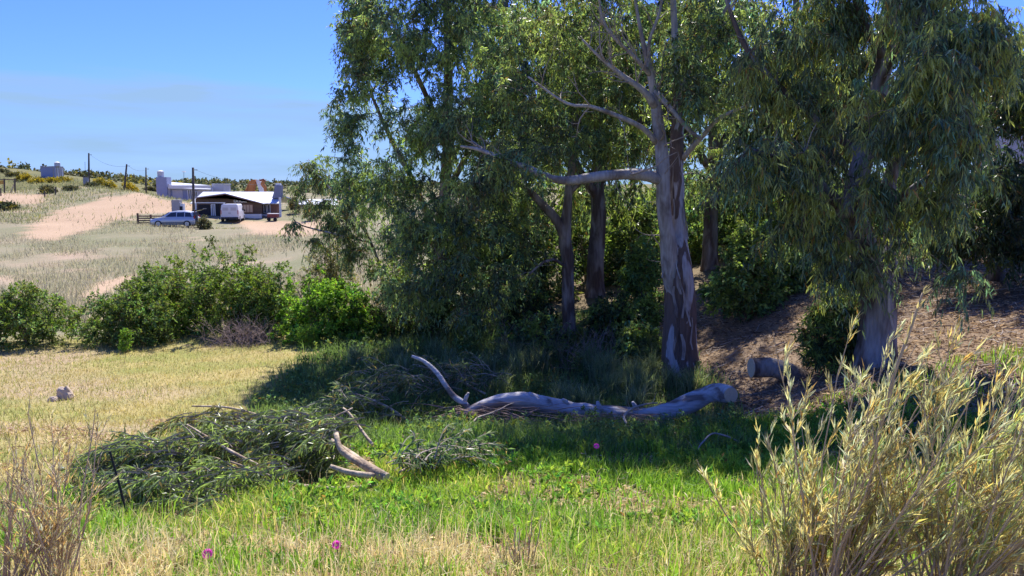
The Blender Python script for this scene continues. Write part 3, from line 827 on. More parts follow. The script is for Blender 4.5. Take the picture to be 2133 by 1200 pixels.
SH_DARK = dict(r=.27, ntw=6, nlf=11, L=.09, W=.04, droop=.1, base=(.15, .22, .07), var=.42, young=.2, ycol=(.17, .26, .04), dead=.012, hang=.05, spread=.75, up=.5)
SH_MID = dict(SH_DARK, base=(.165, .24, .07), young=.3)
SH_BRIGHT = dict(SH_DARK, r=.28, L=.09, W=.05, base=(.15, .27, .045), young=.4, ycol=(.24, .42, .05), nlf=13)
SH_LEAFY = dict(SH_DARK, r=.30, L=.12, W=.056, base=(.17, .26, .10), young=.28, ycol=(.26, .36, .09), nlf=9, hang=.3)
SH_GREY = dict(SH_DARK, r=.35, L=.10, W=.03, base=(.17, .19, .10), young=.1, ycol=(.34, .32, .08))
shrub('round_bush', 'dark green bush at the left edge beside the dry meadow', 52, 22.3, 140, 592, SH_DARK, 270, 11)
shrub('round_bush', 'rounded dark bush left of the tallest bush above the meadow', 262, 22.6, 145, 588, SH_DARK, 320, 12)
shrub('round_bush', 'largest and tallest dense bush below the parked car', 440, 24.6, 185, 498, SH_MID, 560, 13, lumps=7)
shrub('round_bush', 'middle sized bush at the left shoulder of the tallest bush', 345, 24.8, 85, 535, SH_MID, 200, 44)
shrub('round_bush', 'bushy shoulder merging into the right of the tallest bush', 575, 23.6, 115, 545, SH_MID, 290, 14)
shrub('bright_bush', 'bright lime green leafy bush in the sun before the weeping gum', 660, 22.6, 120, 552, SH_BRIGHT, 240, 15)
shrub('bright_bush', 'low bright green shoots at the shaded edge of the lime bush', 740, 22.2, 62, 610, dict(SH_BRIGHT, base=(.12, .2, .04)), 90, 16)
shrub('dark_shrub', 'dark shaded shrub under the hanging boughs of the weeping gum', 815, 22.6, 95, 520, dict(SH_DARK, base=(.08, .12, .05), L=.09, W=.03), 190, 17)  # halved leaf base puts the shade of the boughs into the colour
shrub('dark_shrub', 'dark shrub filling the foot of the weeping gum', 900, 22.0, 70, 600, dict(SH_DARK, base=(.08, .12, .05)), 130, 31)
shrub('grey_bush', 'pale grey green yellow tipped bush under the sparse young gum', 690, 30, 62, 487, SH_GREY, 150, 18)
shrub('grass_tuft_bush', 'small feathery lime tuft where meadow meets shade', 640, 21.4, 24, 676, dict(SH_BRIGHT, r=.16, L=.14, W=.012, hang=-.6, base=(.2, .32, .06)), 26, 19, cat='plant')
shrub('small_bush', 'small lime sprout at the foot of the rounded dark bush', 258, 21.2, 22, 688, dict(SH_BRIGHT, r=.14, L=.06, W=.025), 22, 20, cat='plant')
shrub('leafy_shrub', 'large leafy shrub on the bank between the two thick gums', 1560, 19.2, 95, 470, SH_LEAFY, 220, 21)
shrub('leafy_shrub', 'sunlit leafy shrub higher on the bank under the leaning gum', 1640, 19.8, 60, 500, dict(SH_LEAFY, young=.3), 120, 22)
shrub('leafy_shrub', 'hanging leafy suckers at the left of the leaning gum base', 1745, 14.1, 80, 575, dict(SH_LEAFY, L=.12, W=.03, hang=.6, base=(.09, .14, .055)), 170, 23)
shrub('leafy_shrub', 'shrub on the bank just right of the pale gum trunk', 1510, 20.8, 45, 575, SH_LEAFY, 80, 24)
shrub('leafy_shrub', 'low leafy shrub at the left foot of the slim gum', 1110, 19.4, 75, 640, dict(SH_LEAFY, base=(.13, .20, .09)), 110, 37)
shrub('leafy_shrub', 'low leafy shrub at the left foot of the pale gum', 1330, 18.3, 60, 680, dict(SH_LEAFY, base=(.14, .22, .10)), 80, 38)
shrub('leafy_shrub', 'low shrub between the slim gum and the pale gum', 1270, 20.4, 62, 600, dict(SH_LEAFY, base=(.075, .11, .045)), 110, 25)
shrub('leafy_shrub', 'tall shrub against the stout trunk behind the slim gum', 1340, 23.6, 60, 500, SH_LEAFY, 120, 26)
shrub('leafy_shrub', 'small sunlit shrub on the bank left of the pale gum', 1345, 20.8, 30, 618, dict(SH_LEAFY, young=.5), 45, 27)  # larger yellow-green share paints the sunlight into the leaves
shrub('leafy_shrub', 'shaded shrub at the foot of the rearmost grove tree', 1100, 21.6, 60, 590, dict(SH_LEAFY, base=(.06, .09, .04)), 110, 28)  # much darker leaf base: its shade is painted into the colour
shrub('leafy_shrub', 'far sunlit shrub behind the dark trunk in the grove', 1460, 30, 80, 380, dict(SH_LEAFY, r=.5, L=.16, W=.07, young=.3), 150, 29, rd=2)
shrub('leafy_shrub', 'dark shrub in the grove behind the leafy bank', 1640, 27, 130, 380, dict(SH_LEAFY, r=.5, L=.16, W=.06), 170, 30, rd=2)
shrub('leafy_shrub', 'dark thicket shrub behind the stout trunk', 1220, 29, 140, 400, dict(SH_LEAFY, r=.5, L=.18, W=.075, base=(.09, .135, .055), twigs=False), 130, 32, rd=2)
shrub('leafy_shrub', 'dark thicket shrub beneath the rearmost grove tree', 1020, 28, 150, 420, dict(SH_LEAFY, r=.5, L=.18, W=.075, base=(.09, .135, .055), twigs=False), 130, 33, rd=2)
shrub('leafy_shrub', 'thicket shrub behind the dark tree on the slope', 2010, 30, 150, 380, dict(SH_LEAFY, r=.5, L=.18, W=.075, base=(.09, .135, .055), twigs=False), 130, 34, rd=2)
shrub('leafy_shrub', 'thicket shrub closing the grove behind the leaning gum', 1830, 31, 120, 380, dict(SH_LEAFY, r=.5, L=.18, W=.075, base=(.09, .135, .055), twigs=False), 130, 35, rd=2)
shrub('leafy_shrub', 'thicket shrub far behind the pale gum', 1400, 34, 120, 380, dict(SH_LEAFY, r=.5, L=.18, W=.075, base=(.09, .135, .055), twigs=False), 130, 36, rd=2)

for i, (px, d, rx, top, lab) in enumerate([(1120, 26.5, 110, 400, 'thicket shrub between the weeping gum and the slim gum'), (1310, 28, 125, 350, 'thicket shrub seen between slim gum and pale gum'), (1560, 29, 120, 330, 'thicket shrub above the leafy bank'),
        (1750, 27, 120, 340, 'thicket shrub left of the leaning gum trunk'), (1940, 25, 120, 350, 'thicket shrub right of the leaning gum trunk'), (2110, 25, 120, 330, 'thicket shrub behind the right edge of the slope'), (900, 27, 140, 400, 'thicket shrub behind the weeping gum')]):
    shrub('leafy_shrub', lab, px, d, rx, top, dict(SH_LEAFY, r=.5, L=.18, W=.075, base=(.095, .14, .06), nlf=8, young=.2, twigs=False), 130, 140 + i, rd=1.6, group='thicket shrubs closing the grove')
for i, (px, lab) in enumerate([(1060, 'rear thicket shrub closing the view behind the weeping gum'), (1230, 'rear thicket shrub closing the view behind the slim gum'), (1390, 'rear thicket shrub closing the view behind the pale gum'),
        (1560, 'rear thicket shrub closing the view above the leafy bank'), (1740, 'rear thicket shrub closing the view left of the leaning gum'), (1930, 'rear thicket shrub closing the view right of the leaning gum')]):
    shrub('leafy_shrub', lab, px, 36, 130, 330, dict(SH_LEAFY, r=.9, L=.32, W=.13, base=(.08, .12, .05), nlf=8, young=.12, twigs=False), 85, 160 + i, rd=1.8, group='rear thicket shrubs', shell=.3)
def twig_bush(name, label, px, d, rx_px, top_py, n, seed, col):
    rng = rng_of(seed)
    c = at(px, 600, d); z0 = float(gz(c[0], c[1])); h = at(px, top_py, d)[2] - z0; rx = rx_px / F_PX * d
    mb = MB()
    for i in range(n):
        o = np.array((c[0] + rng.normal() * rx * .45, d + rng.normal() * rx * .4, 0)); o[2] = gz(o[0], o[1]) - .02
        v = unit(np.array((rng.normal() * .6, rng.normal() * .6, 1)))
        q = [o]
        for s in range(5):
            v = unit(v + rng.normal(size=3) * .28 - np.array((0, 0, .04)))
            q.append(q[-1] + v * h * rng.uniform(.6, 1.1) / 5)
        mb.tube(np.array(q), np.linspace(.006, .002, 6), 3, caps=False)
        if i % 2 == 0:
            bare_twigs(mb, np.array(q), np.linspace(.006, .002, 6), rng, 3, h * .4, 1)
    o = mb.build(name, col, None, smooth=True)
    tag(o, label, 'bush')
    return o
M_mauve = pbr('mauve_twig', (.34, .26, .24), .9, .3, 9)
twig_bush('twig_bush', 'leafless pinkish brown twig bush at the foot of the tallest bush', 495, 22.0, 75, 640, 170, 41, M_mauve)
twig_bush('twig_bush', 'leafless mauve twig bush left of the slim forked gum', 1120, 19.6, 60, 640, 80, 42, M_mauve)
twig_bush('twig_bush', 'leafless mauve twig bush between slim gum and pale gum', 1240, 18.6, 50, 665, 60, 43, M_mauve)

# bushes on the dune hill
M_hill = leafmat('hill_leaf', .6, .25, .2)
YB = dict(r=.55, ntw=6, nlf=9, L=.22, W=.13, droop=.05, base=(.22, .21, .05), var=.3, young=.55, ycol=(.50, .40, .04), dead=.02, hang=0, spread=.8, up=.5, twigs=False)
GB = dict(YB, base=(.14, .14, .07), young=.08, ycol=(.3, .26, .05))
for i, (px, d, rx, top, lab) in enumerate([
    (66, 128, 19, 358, 'yellow flowering bush left of the grey block tower'), (96, 126, 15, 374, 'yellow flowering bush below the left corner of the grey block tower'),
    (125, 126, 14, 373, 'yellow flowering bush below the right corner of the grey block tower'), (150, 129, 14, 372, 'yellow flowering bush right of the grey block tower'),
    (222, 122, 13, 373, 'yellow flowering bush right of the tallest utility pole'), (243, 118, 13, 376, 'yellow flowering bush just left of the leaning utility pole'),
    (275, 116, 12, 379, 'yellow flowering bush just right of the leaning utility pole'), (288, 118, 13, 387, 'yellow flowering bush beside the short utility pole')]):
    shrub('yellow_bush', lab, px, d, rx, top, YB, 40, 50 + i, group='yellow flowering bushes on the dune', mat=M_hill, stems=3, rd=1.2)
for i, (px, d, rx, top, lab) in enumerate([
    (205, 118, 16, 383, 'grey green scrub bush at the foot of the tallest utility pole'), (330, 140, 18, 388, 'dark scrub bush left of the blue house tower'),
    (15, 140, 28, 350, 'olive scrub bush on the hill crest above the timber frame'), (45, 135, 24, 361, 'olive scrub bush on the crest beside the yellow bush'),
    (115, 110, 18, 388, 'grey scrub bush below the grey block tower'), (20, 88, 20, 425, 'dark low scrub bush on the sandy slope edge'), (158, 112, 20, 388, 'grey scrub bush above the bare sand'),
    (620, 96, 14, 405, 'grey green bush right of the wooden house'), (655, 88, 22, 415, 'grey green bush before the long low shed'), (710, 80, 26, 420, 'grey bush behind the sparse young gum'), (428, 74, 10, 450, 'pale grey weed bush between car and van')]):
    shrub('scrub_bush', lab, px, d, rx, top, dict(GB, r=.45, L=.18, W=.10) if i != 5 else dict(GB, base=(.06, .08, .05)), 40, 70 + i, group='scrub bushes on the dune', mat=M_hill, stems=3, rd=1.2)
# scrub that darkens the far ridge and crest: nobody could count it
rng = rng_of(90)
mbs = MB(); CS = []
for k in range(1300):
    px = rng.uniform(-200, 1000); d = rng.uniform(150, 345)
    p = at(px, 380, d); z = float(0)
    CS.append((p[0], d))
CS = np.array(CS); zz = gz(CS[:, 0], CS[:, 1])
C = np.stack([CS[:, 0], CS[:, 1], zz + rng.uniform(.1, .7, len(CS))], 1)
spray_leaves(C, rng, r=1.2, ntw=5, nlf=5, L=.7, W=.5, droop=.05, base=(.13, .14, .07), var=.35, young=.07, ycol=(.34, .29, .05), dead=0, hang=0, spread=.9, up=.4, twigs=False, mb=mbs)
sc_ = mbs.build('hill_scrub', M_hill)
kind(sc_, 'stuff'); tag(sc_, 'dark green scrub covering the far dune ridge', 'scrub')
# ------------------------------------------------------------------ buildings and yard, far left
M_wood = pbr('dark_timber', (.13, .085, .06), .85, .35, 3, .2, stretch=(.3, 1, 9))
M_wood2 = pbr('brown_board', (.26, .14, .10), .85, .25, 3, .2, stretch=(9, 1, .3))
M_roof = pbr('zinc_roof', (.58, .60, .64), .45, .06, 2, 0, .25)
M_white = pbr('white_paint', (.72, .72, .72), .6, .05, 3)
M_bluew = pbr('blue_grey_wall', (.30, .33, .46), .85, .08, 2)
M_palew = pbr('pale_wall', (.52, .50, .52), .85, .08, 2)
M_block = pbr('concrete_block', (.36, .35, .36), .9, .12, 2.5, .2)
M_glass = pbr('dark_glass', (.03, .04, .06), .08, .1, 2, spec=.6)
M_shade_black = pbr('shade_and_black', (.03, .03, .035), .9, .1, 2)  # painted shade of openings; also the plain black of meter and stake
M_pole = pbr('pole_wood', (.10, .085, .075), .9, .2, 4)
M_rust = pbr('rust', (.42, .16, .055), .85, .25, 1.5)
M_red = pbr('red_paint', (.22, .07, .06), .7, .2, 2)
M_tank = pbr('tank_plastic', (.55, .55, .56), .6, .06, 3)
M_rubber = pbr('tyre_rubber', (.025, .025, .027), .85, .1, 5)
M_wire = pbr('wire', (.05, .05, .05), .6, .05, 5)
M_brick = pbr('chimney_brick', (.20, .21, .27), .9, .12, 6)
M_curt = pbr('pale_board', (.48, .36, .25), .8, .12, 3)

def px_box(mb, x0, x1, y0, y1, d, depth, dd=0.0):
    """box whose front face covers the pixel rectangle at depth d"""
    a = at(x0, y1, d); b = at(x1, y0, d)
    return mb.box(((a[0] + b[0]) / 2, d + depth / 2 + dd, (a[2] + b[2]) / 2), (b[0] - a[0], depth, b[2] - a[2]))
def pbox(name, mat, parent, x0, x1, y0, y1, d, depth, dd=0.0):
    return px_box(MB(), x0, x1, y0, y1, d, depth, dd).build(name, mat, parent)
def cyl(mb, p, r, h, sides=14, r2=None):
    p = np.asarray(p, float)
    return mb.tube(np.array([p, p + (0, 0, h)]), np.array([r, r if r2 is None else r2]), sides)
def px_wall(mb, pts, d, depth):
    """polygon (pixels, clockwise) at depth d extruded backwards"""
    return mb.poly_prism([at(x, y, d) for x, y in pts], (0, depth, 0))
def window(parent, x0, x1, y0, y1, d, glass=None, frame=None, bars=1):
    w = MB(); fw = 1.0
    for r in ((x0, x1, y0, y0 + fw), (x0, x1, y1 - fw, y1), (x0, x0 + fw, y0 + fw, y1 - fw), (x1 - fw, x1, y0 + fw, y1 - fw)):
        px_box(w, *r, d - .05, .06)
    for k in range(bars):
        xm = x0 + (x1 - x0) * (k + 1) / (bars + 1)
        px_box(w, xm - .4, xm + .4, y0 + fw, y1 - fw, d - .045, .05)
    o = w.build('window', frame or M_white, parent)
    pbox('pane', glass or M_glass, o, x0 + fw * .9, x1 - fw * .9, y0 + fw * .9, y1 - fw * .9, d - .02, .018)
    return o

# --- timber house with bright zinc roof
D = 92.0
HB = at(495, 462, D); HB[2] = gz(HB[0], D)
hs = thing('timber_house', 'low dark timber house with a bright zinc gable roof', 'house', HB)
g0 = project(HB[None])[1][0] + 4
px_wall(MB(), [(407, g0), (407, 414), (469, 405.5), (545, 425), (545, g0)], D, .25).build('gable_wall', M_wood, hs)
pbox('side_wall', M_wood, hs, 545.5, 583, 424, g0, D + 1.6, .25)
px_box(MB(), 409, 584, 416, g0, D + 8, .25).build('back_wall', M_wood, hs)
for i, y in enumerate(range(8)):          # log courses stand proud of the gable wall
    yy = 428 + i * 4.2
    pbox('log', M_wood, hs, 407.5, 544.5, yy, yy + 3.2, D - .07, .066)
r = MB()   # front gable, left and right slope
def slab(mb, pts, th=.10):
    P = np.array(pts); n = unit(np.cross(P[1] - P[0], P[2] - P[0])); n = n if n[2] > 0 else -n
    mb.poly_prism(P, -n * th); return mb
A = at(469, 402.5, D - .6); Lf = at(403, 411.5, D - .6); Rt = at(549, 423.5, D - .6)
bk = np.array((0, 5.0, 0))
slab(MB(), [Lf, A, A + bk + (0, 0, .12), Lf + bk]).build('roof', M_roof, hs)
slab(MB(), [A + (0.01, 0, .01), Rt, Rt + bk, A + bk + (0.01, 0, .13)]).build('roof', M_roof, hs)
# main roof behind, ridge along x
E0, E1 = at(405, 412, D + 2.4), at(585, 423.5, D + 1.0)
E0 = np.array((E0[0], D + 1.0, at(405, 423.5, D + 1.0)[2]))
R0, R1 = at(423, 398.5, D + 5.5), at(570, 404.5, D + 5.5)
R0[2] = R1[2] = at(480, 399.5, D + 5.5)[2]
slab(MB(), [E0, E1, R1, R0]).build('main_roof', M_roof, hs)
B0, B1 = E0.copy(), E1.copy(); B0[1] = B1[1] = D + 10
slab(MB(), [R0 + (0, .01, 0), R1 + (0, .01, 0), B1, B0]).build('main_roof', M_roof, hs)
px_wall(MB(), [(407, 413.5), (407, 412), (469, 403.6), (545, 423.6), (545, 425.3), (469, 405.4)], D - .6, .05).build('barge_board', M_wood2, hs)
for k in range(4):
    x = 487 + k * 7
    window(hs, x, x + 5.6, 413.5 + k * 1.6, 421.5, D - .12, bars=0)
window(hs, 506, 527, 426, 443, D - .12, M_curt, M_wood2, 2)
dr = window(hs, 440, 448, 425, 451, D - .12, bars=1); dr.name = 'door'
pbox('doorway_shade', M_shade_black, hs, 449, 457, 425, 453, D - .13, .05)  # solid dark panel, the opening's shade put into its colour
pbox('doorway_shade', M_shade_black, hs, 414, 437, 427, 452, D - .13, .05)  # wide dark panel painted as the shade inside the porch opening
pbox('plinth', M_white, hs, 507, 545, 446, g0, D - .2, .1)
pbox('plinth', M_white, hs, 546, 582, 446, g0, D + 1.45, .1)
pbox('board_panel', M_wood2, hs, 564, 581.5, 425.5, 443.5, D + 1.5, .06)
for x in (549, 557):
    window(hs, x, x + 6, 426, 444, D + 1.55, bars=0)
pbox('porch_beam', M_white, hs, 407, 468.5, 421.6, 423.4, D - 1.4, .12)
for x in (408, 467):
    pbox('porch_post', M_white, hs, x - .7, x + .7, 423.4, g0, D - 1.4, .1)
pbox('corner_post', M_white, hs, 582.2, 584.6, 411, g0, D + .9, .15)
ch = px_wall(MB(), [(566.5, 413), (571.5, 397), (571.5, 386), (585, 386), (585, 397), (584, 413)], D + 2.5, .9).build('chimney', M_brick, hs)
px_box(MB(), 574, 583.5, 381.5, 386, D + 2.6, .5).build('chimney_cap', M_white, ch)

# --- blue grey house with tower
D2 = 115.0
b = at(395, 420, D2); b[2] = gz(b[0], D2)
bh = thing('blue_house', 'blue grey flat house with a block tower and white fascia roof', 'house', b)
gb = 424
pbox('tower', M_bluew, bh, 327.5, 346.5, 369, gb, D2, 1.6)
pbox('tower_base', M_palew, bh, 325, 350, 417.5, gb + 1, D2 - .12, 1.8)
tk = at(335, 368.8, D2 + .7)
tkm = MB(); cyl(tkm, tk, .46, .82, 16); tk_o = tkm.build('water_tank', M_tank, bh, smooth=False)
m = MB(); cyl(m, tk + (0, 0, .82), .46, .14, 16, .12); m.build('tank_lid', M_white, tk_o)
pbox('wall', M_bluew, bh, 353, 442, 391, gb, D2 + .6, .3)
pbox('pillar', M_palew, bh, 347, 353, 384, gb, D2 + .3, .5)
slab(MB(), [at(350, 391, D2), at(439, 394, D2), at(437, 386, D2 + 5), at(352, 379, D2 + 5)], .15).build('roof', M_roof, bh)
pbox('fascia', M_white, bh, 351, 438, 386, 391.8, D2 - .02, .12)
pbox('garage_door', M_palew, bh, 360, 380, 395.5, 419, D2 + .52, .06)
d_ = window(bh, 391, 400.5, 395, 419, D2 + .5, bars=1); d_.name = 'door'
window(bh, 404, 412, 399, 410, D2 + .5, bars=1)
pbox('annex', M_palew, bh, 442.5, 465, 384, gb + 4, D2 + 3, 3)
pbox('annex_roof', M_roof, bh, 441.5, 466, 382.6, 384, D2 + 2.9, 3.2)
pbox('pale_bay', M_palew, bh, 413, 436, 396, gb, D2 + .5, .09)
an = at(383, 384, D2 + 3)
m = MB(); m.tube(np.array([an, at(383, 357, D2 + 3)]), .03, 6)
a_o = m.build('antenna_mast', M_pole, bh); m = MB(); cyl(m, at(383, 358.5, D2 + 3), .32, .12, 12, .15); m.build('antenna_dish', M_block, a_o)

# --- grey block tower on the hill
D3 = 131.0
b = at(110, 374, D3); b[2] = gz(b[0], D3)
bt = thing('block_tower', 'grey concrete block building with a white tank on the hill crest', 'building', b)
c0, c1, c2 = at(86, 376, D3 + 3), at(114, 376, D3), at(134, 376, D3 + 2.5)
zt = at(114, 348, D3)[2]
for nm, p, q, mt in (('shade_tinted_wall', c0, c1, M_bluew), ('sunlit_wall', c1, c2, M_block)):  # left wall tinted blue-grey: its shade is put into the colour
    n_ = unit(np.array((-(q - p)[1], (q - p)[0], 0.0)))
    base = [np.array((p[0], p[1], p[2] - .6)), np.array((q[0], q[1], p[2] - .6)), np.array((q[0], q[1], zt)), np.array((p[0], p[1], zt))]
    MB().poly_prism(base, n_ * .2).build(nm, mt, bt)
    k = 4 if nm == 'sunlit_wall' else 0
    for i in range(k):
        f = (i + .7) / (k + .4); s = p + (q - p) * f
        MB().box((s[0], s[1] - .05, (p[2] + zt) / 2), (.16, .1, (zt - p[2]) * .92), rz=math.atan2((q - p)[1], (q - p)[0])).build('pilaster', M_white if i % 2 else M_palew, bt)
mid = (c0 + c2) / 2
MB().poly_prism([np.array((c0[0], c0[1], zt)), np.array((c1[0], c1[1] - .05, zt)), np.array((c2[0], c2[1], zt)), np.array(((c0 + c2 - c1)[0], (c0 + c2 - c1)[1], zt))], (0, 0, .15)).build('roof', M_block, bt)
px_box(MB(), 84, 90, 345.5, 350, D3 + 2.6, .5).build('parapet_stub', M_block, bt)
tp = np.array((at(112.5, 347, D3)[0], D3 + 1.0, zt + .15))
m = MB(); cyl(m, tp, .45, .6, 16); m.build('tank', M_tank, bt); m = MB(); cyl(m, tp + (0, 0, .6), .45, .16, 16, .1); m.build('tank_lid', M_white, bt)

# --- long low shed and small hut
b = at(650, 440, 102.0); b[2] = gz(b[0], 102)
sh = thing('low_shed', 'long low white roofed shed behind the sparse young gum', 'shed', b)
slab(MB(), [at(603, 425, 101.5), at(705, 427, 101.5), at(702, 414, 106), at(612, 416, 106)], .12).build('roof', M_roof, sh)
pbox('wall', M_palew, sh, 606, 702, 426, 446, 102, 3.5)
for x in (615, 640, 668):
    window(sh, x, x + 12, 430, 438, 102 - .02, bars=1)
b = at(177, 383, 119.0); b[2] = gz(b[0], 119)
ht = thing('small_hut', 'small dark hut with a thin mast beside the tallest utility pole', 'hut', b)
pbox('hut_wall', M_block, ht, 173.5, 181, 369, 385, 119, .5)
pbox('hut_roof', M_pole, ht, 172.5, 182, 367.5, 369, 118.9, .7)
m = MB(); m.tube(np.array([at(177.5, 369, 119.2), at(177, 337, 119.2)]), .025, 5); m.build('mast', M_wire, ht)

# --- house glimpsed through the leaves at the right edge
b = at(2150, 330, 40.0); b[2] = gz(b[0], 40)
rh = thing('pale_house', 'pale roofed house glimpsed through leaves at the right edge', 'house', b)
slab(MB(), [at(2085, 262, 40), at(2240, 248, 40), at(2250, 222, 43), at(2110, 240, 43)], .15).build('roof', M_roof, rh)
pbox('wall', M_palew, rh, 2095, 2235, 262, 440, 40.4, 3)
window(rh, 2150, 2190, 300, 350, 40.38, bars=1)

# --- utility poles and wires
POLES = []
for i, (xb, yb, xt, yt, d, w, lab) in enumerate([
    (185, 384, 185, 319, 121, .15, 'tallest dark utility pole on the dune left of the leaning one'), (258, 396, 264, 342, 111, .14, 'leaning dark utility pole above the bare sand'),
    (304, 404, 304, 349, 130, .13, 'short dark utility pole left of the blue house tower'), (403, 455, 402, 349, 84, .15, 'thick dark utility pole before the timber house')]):
    p = at(xb, yb, d); q = at(xt, yt, d); p[2] = min(p[2], float(gz(p[0], p[1]))) - .3
    root = thing('utility_pole', lab, 'pole', p, 0, 'utility poles')
    MB().tube(np.array([p, (p + q) / 2, q]), np.array([w, w * .9, w * .75]), 10).build('pole', M_pole, root, smooth=True)
    ar = MB(); ar.tube(np.array([q + (-.02, 0, -.25), q + (.45, 0, -.25)]), .035, 6); ar.build('bracket', M_pole, root)
    POLES.append(q + (.2, 0, -.22))
def wire(a, b, label, sag=.5):
    t_ = np.linspace(0, 1, 16)[:, None]
    P = a * (1 - t_) + b * t_; P[:, 2] -= sag * 4 * (t_ * (1 - t_))[:, 0]
    tag(MB().tube(P, .012, 4).build('overhead_wire', M_wire), label, 'wire', 'overhead wires')
wire(POLES[0], POLES[1], 'overhead wire from the tallest pole to the leaning pole', .7)
wire(POLES[1], POLES[2], 'overhead wire from the leaning pole to the short pole', .5)
wire(POLES[3], at(560, 385, 100), 'overhead wire from the thick pole towards the timber house chimney', .5)

# --- rusty hull shape behind the roof
b = at(530, 402, 104.0); b[2] = gz(b[0], 104)
ru = thing('rusty_hull', 'tilted rust orange hull with white and red pieces behind the roof', 'hull', b)
P0 = [at(x, y, 104) for x, y in ((511, 400), (515, 386), (519, 378), (524, 374.5), (531, 374), (532, 378), (529, 388), (527, 400))]
MB().poly_prism(P0, (0, .8, 0)).build('hull_plate', M_rust, ru)
MB().tube(np.array([at(509, 402, 103.9), at(515, 390, 103.9)]), .08, 6).build('prop', M_rust, ru)
MB().tube(np.array([at(513, 402, 103.9), at(516, 388, 103.9)]), .06, 6).build('prop', M_rust, ru)
MB().poly_prism([at(x, y, 104.3) for x, y in ((532, 375), (540, 374.5), (545, 380), (551, 403), (541, 403), (537, 388))], (0, .3, 0)).build('white_panel', M_white, ru)
MB().tube(np.array([at(541, 376, 103.9), at(549, 374, 103.9), at(553, 378, 103.9)]), .12, 8).build('red_arm', M_red, ru)
MB().tube(np.array([at(548, 376, 103.8), at(547, 384, 103.8), at(552, 391, 103.8), at(553, 401, 103.8)]), np.array([.2, .28, .22, .14]), 8).build('red_post', M_rust, ru)
for z_ in (b[2],):
    MB().box((b[0], 104.6, (z_ + at(530, 400, 104)[2]) / 2), (1.6, .4, at(530, 400, 104)[2] - z_), ).build('stand', M_wood, ru)

# --- meter pillar, fence, red cart
b = at(366, 448, 82.0); b[2] = gz(b[0], 82)
mp_ = thing('meter_pillar', 'grey masonry pillar with a white meter box beside the car', 'pillar', b)
pbox('pillar', M_block, mp_, 358.5, 373, 417.5, 455, 82, .7)
pbox('pillar_cap', M_palew, mp_, 357.8, 373.7, 416.2, 417.5, 81.95, .8)
mb_o = pbox('meter_box', M_white, mp_, 373.5, 382, 424, 455, 82.1, .4)
pbox('meter', M_shade_black, mb_o, 375, 379.5, 430, 440, 82.03, .06)
b = at(320, 470, 79.0); b[2] = gz(b[0], 79)
fe = thing('rail_fence', 'dark timber rail fence left of the parked silver car', 'fence', b)
for x in (288, 315, 342, 357):
    p = at(x, 470, 79); z_ = float(gz(p[0], 79)); zt_ = at(x, 444 if x == 288 else 447, 79)[2]
    MB().box((p[0], 79, (z_ - .2 + zt_) / 2), (.16, .14, zt_ - z_ + .2)).build('post', M_wood, fe)
for k in range(4):
    pbox('rail', M_wood2 if k == 0 else M_wood, fe, 287, 358, 449 + k * 4.6, 451.6 + k * 4.6, 78.85, .05)
b = at(566, 458, 89.0); b[2] = gz(b[0], 89)
ct = thing('red_cart', 'small dark red cart standing against the timber house', 'cart', b)
pbox('tray', M_red, ct, 556.5, 577, 446, 453.5, 89, .9)
pbox('tray_rim', M_white, ct, 556, 577.5, 444.8, 446, 88.95, 1.0)
for x in (560, 573):
    w_ = at(x, 456, 88.9); w_[2] = gz(w_[0], 89) + .2
    MB().tube(np.array([w_ + (0, -.08, 0), w_ + (0, .08, 0)]), .2, 14).build('wheel', M_rubber, ct)
MB().tube(np.array([at(557, 450, 88.9), at(552, 456, 88.7)]), .03, 6).build('handle', M_pole, ct)

# --- timber frame and fence posts, far left
b = at(20, 400, 112.0); b[2] = gz(b[0], 112)
tf = thing('pergola', 'rough timber pergola with a leaning pole at the far left', 'pergola', b)
for x in (9, 31):
    p = at(x, 400, 112); z_ = float(gz(p[0], 112))
    MB().tube(np.array([(p[0], 112, z_ - .2), at(x, 372, 112)]), .11, 7).build('post', M_pole, tf)
MB().tube(np.array([at(-4, 373.5, 112), at(34, 374.5, 112)]), .07, 7).build('beam', M_pole, tf)
p = at(22, 402, 111.6); p[2] = gz(p[0], 111.6)
MB().tube(np.array([p, at(29, 384, 111.9)]), .06, 6).build('leaning_pole', M_curt, tf)
pbox('ochre_panel', pbr('ochre', (.5, .33, .08), .8, .15, 2), tf, -8, 7, 376, 384, 112.2, .05)
for x, d, h, lab in ((2, 104, 1.0, 'weathered fence post at the far left of the sand patch'), (93, 104, .9, 'weathered fence post at the right end of the sand patch'), (116, 108, 1.1, 'weathered fence post below the grey block tower')):
    p = at(x, 410, d); p[2] = gz(p[0], d) - .1
    tag(MB().tube(np.array([p, p + (.03, 0, h * .6), p + (.05, 0, h + .1)]), np.array([.09, .085, .07]), 7).build('fence_post', M_pole), lab, 'post', 'weathered fence posts')
mpp = [at(x, 409, 104) for x in (2, 93)]
for q in mpp: q[2] = gz(q[0], 104) + .75

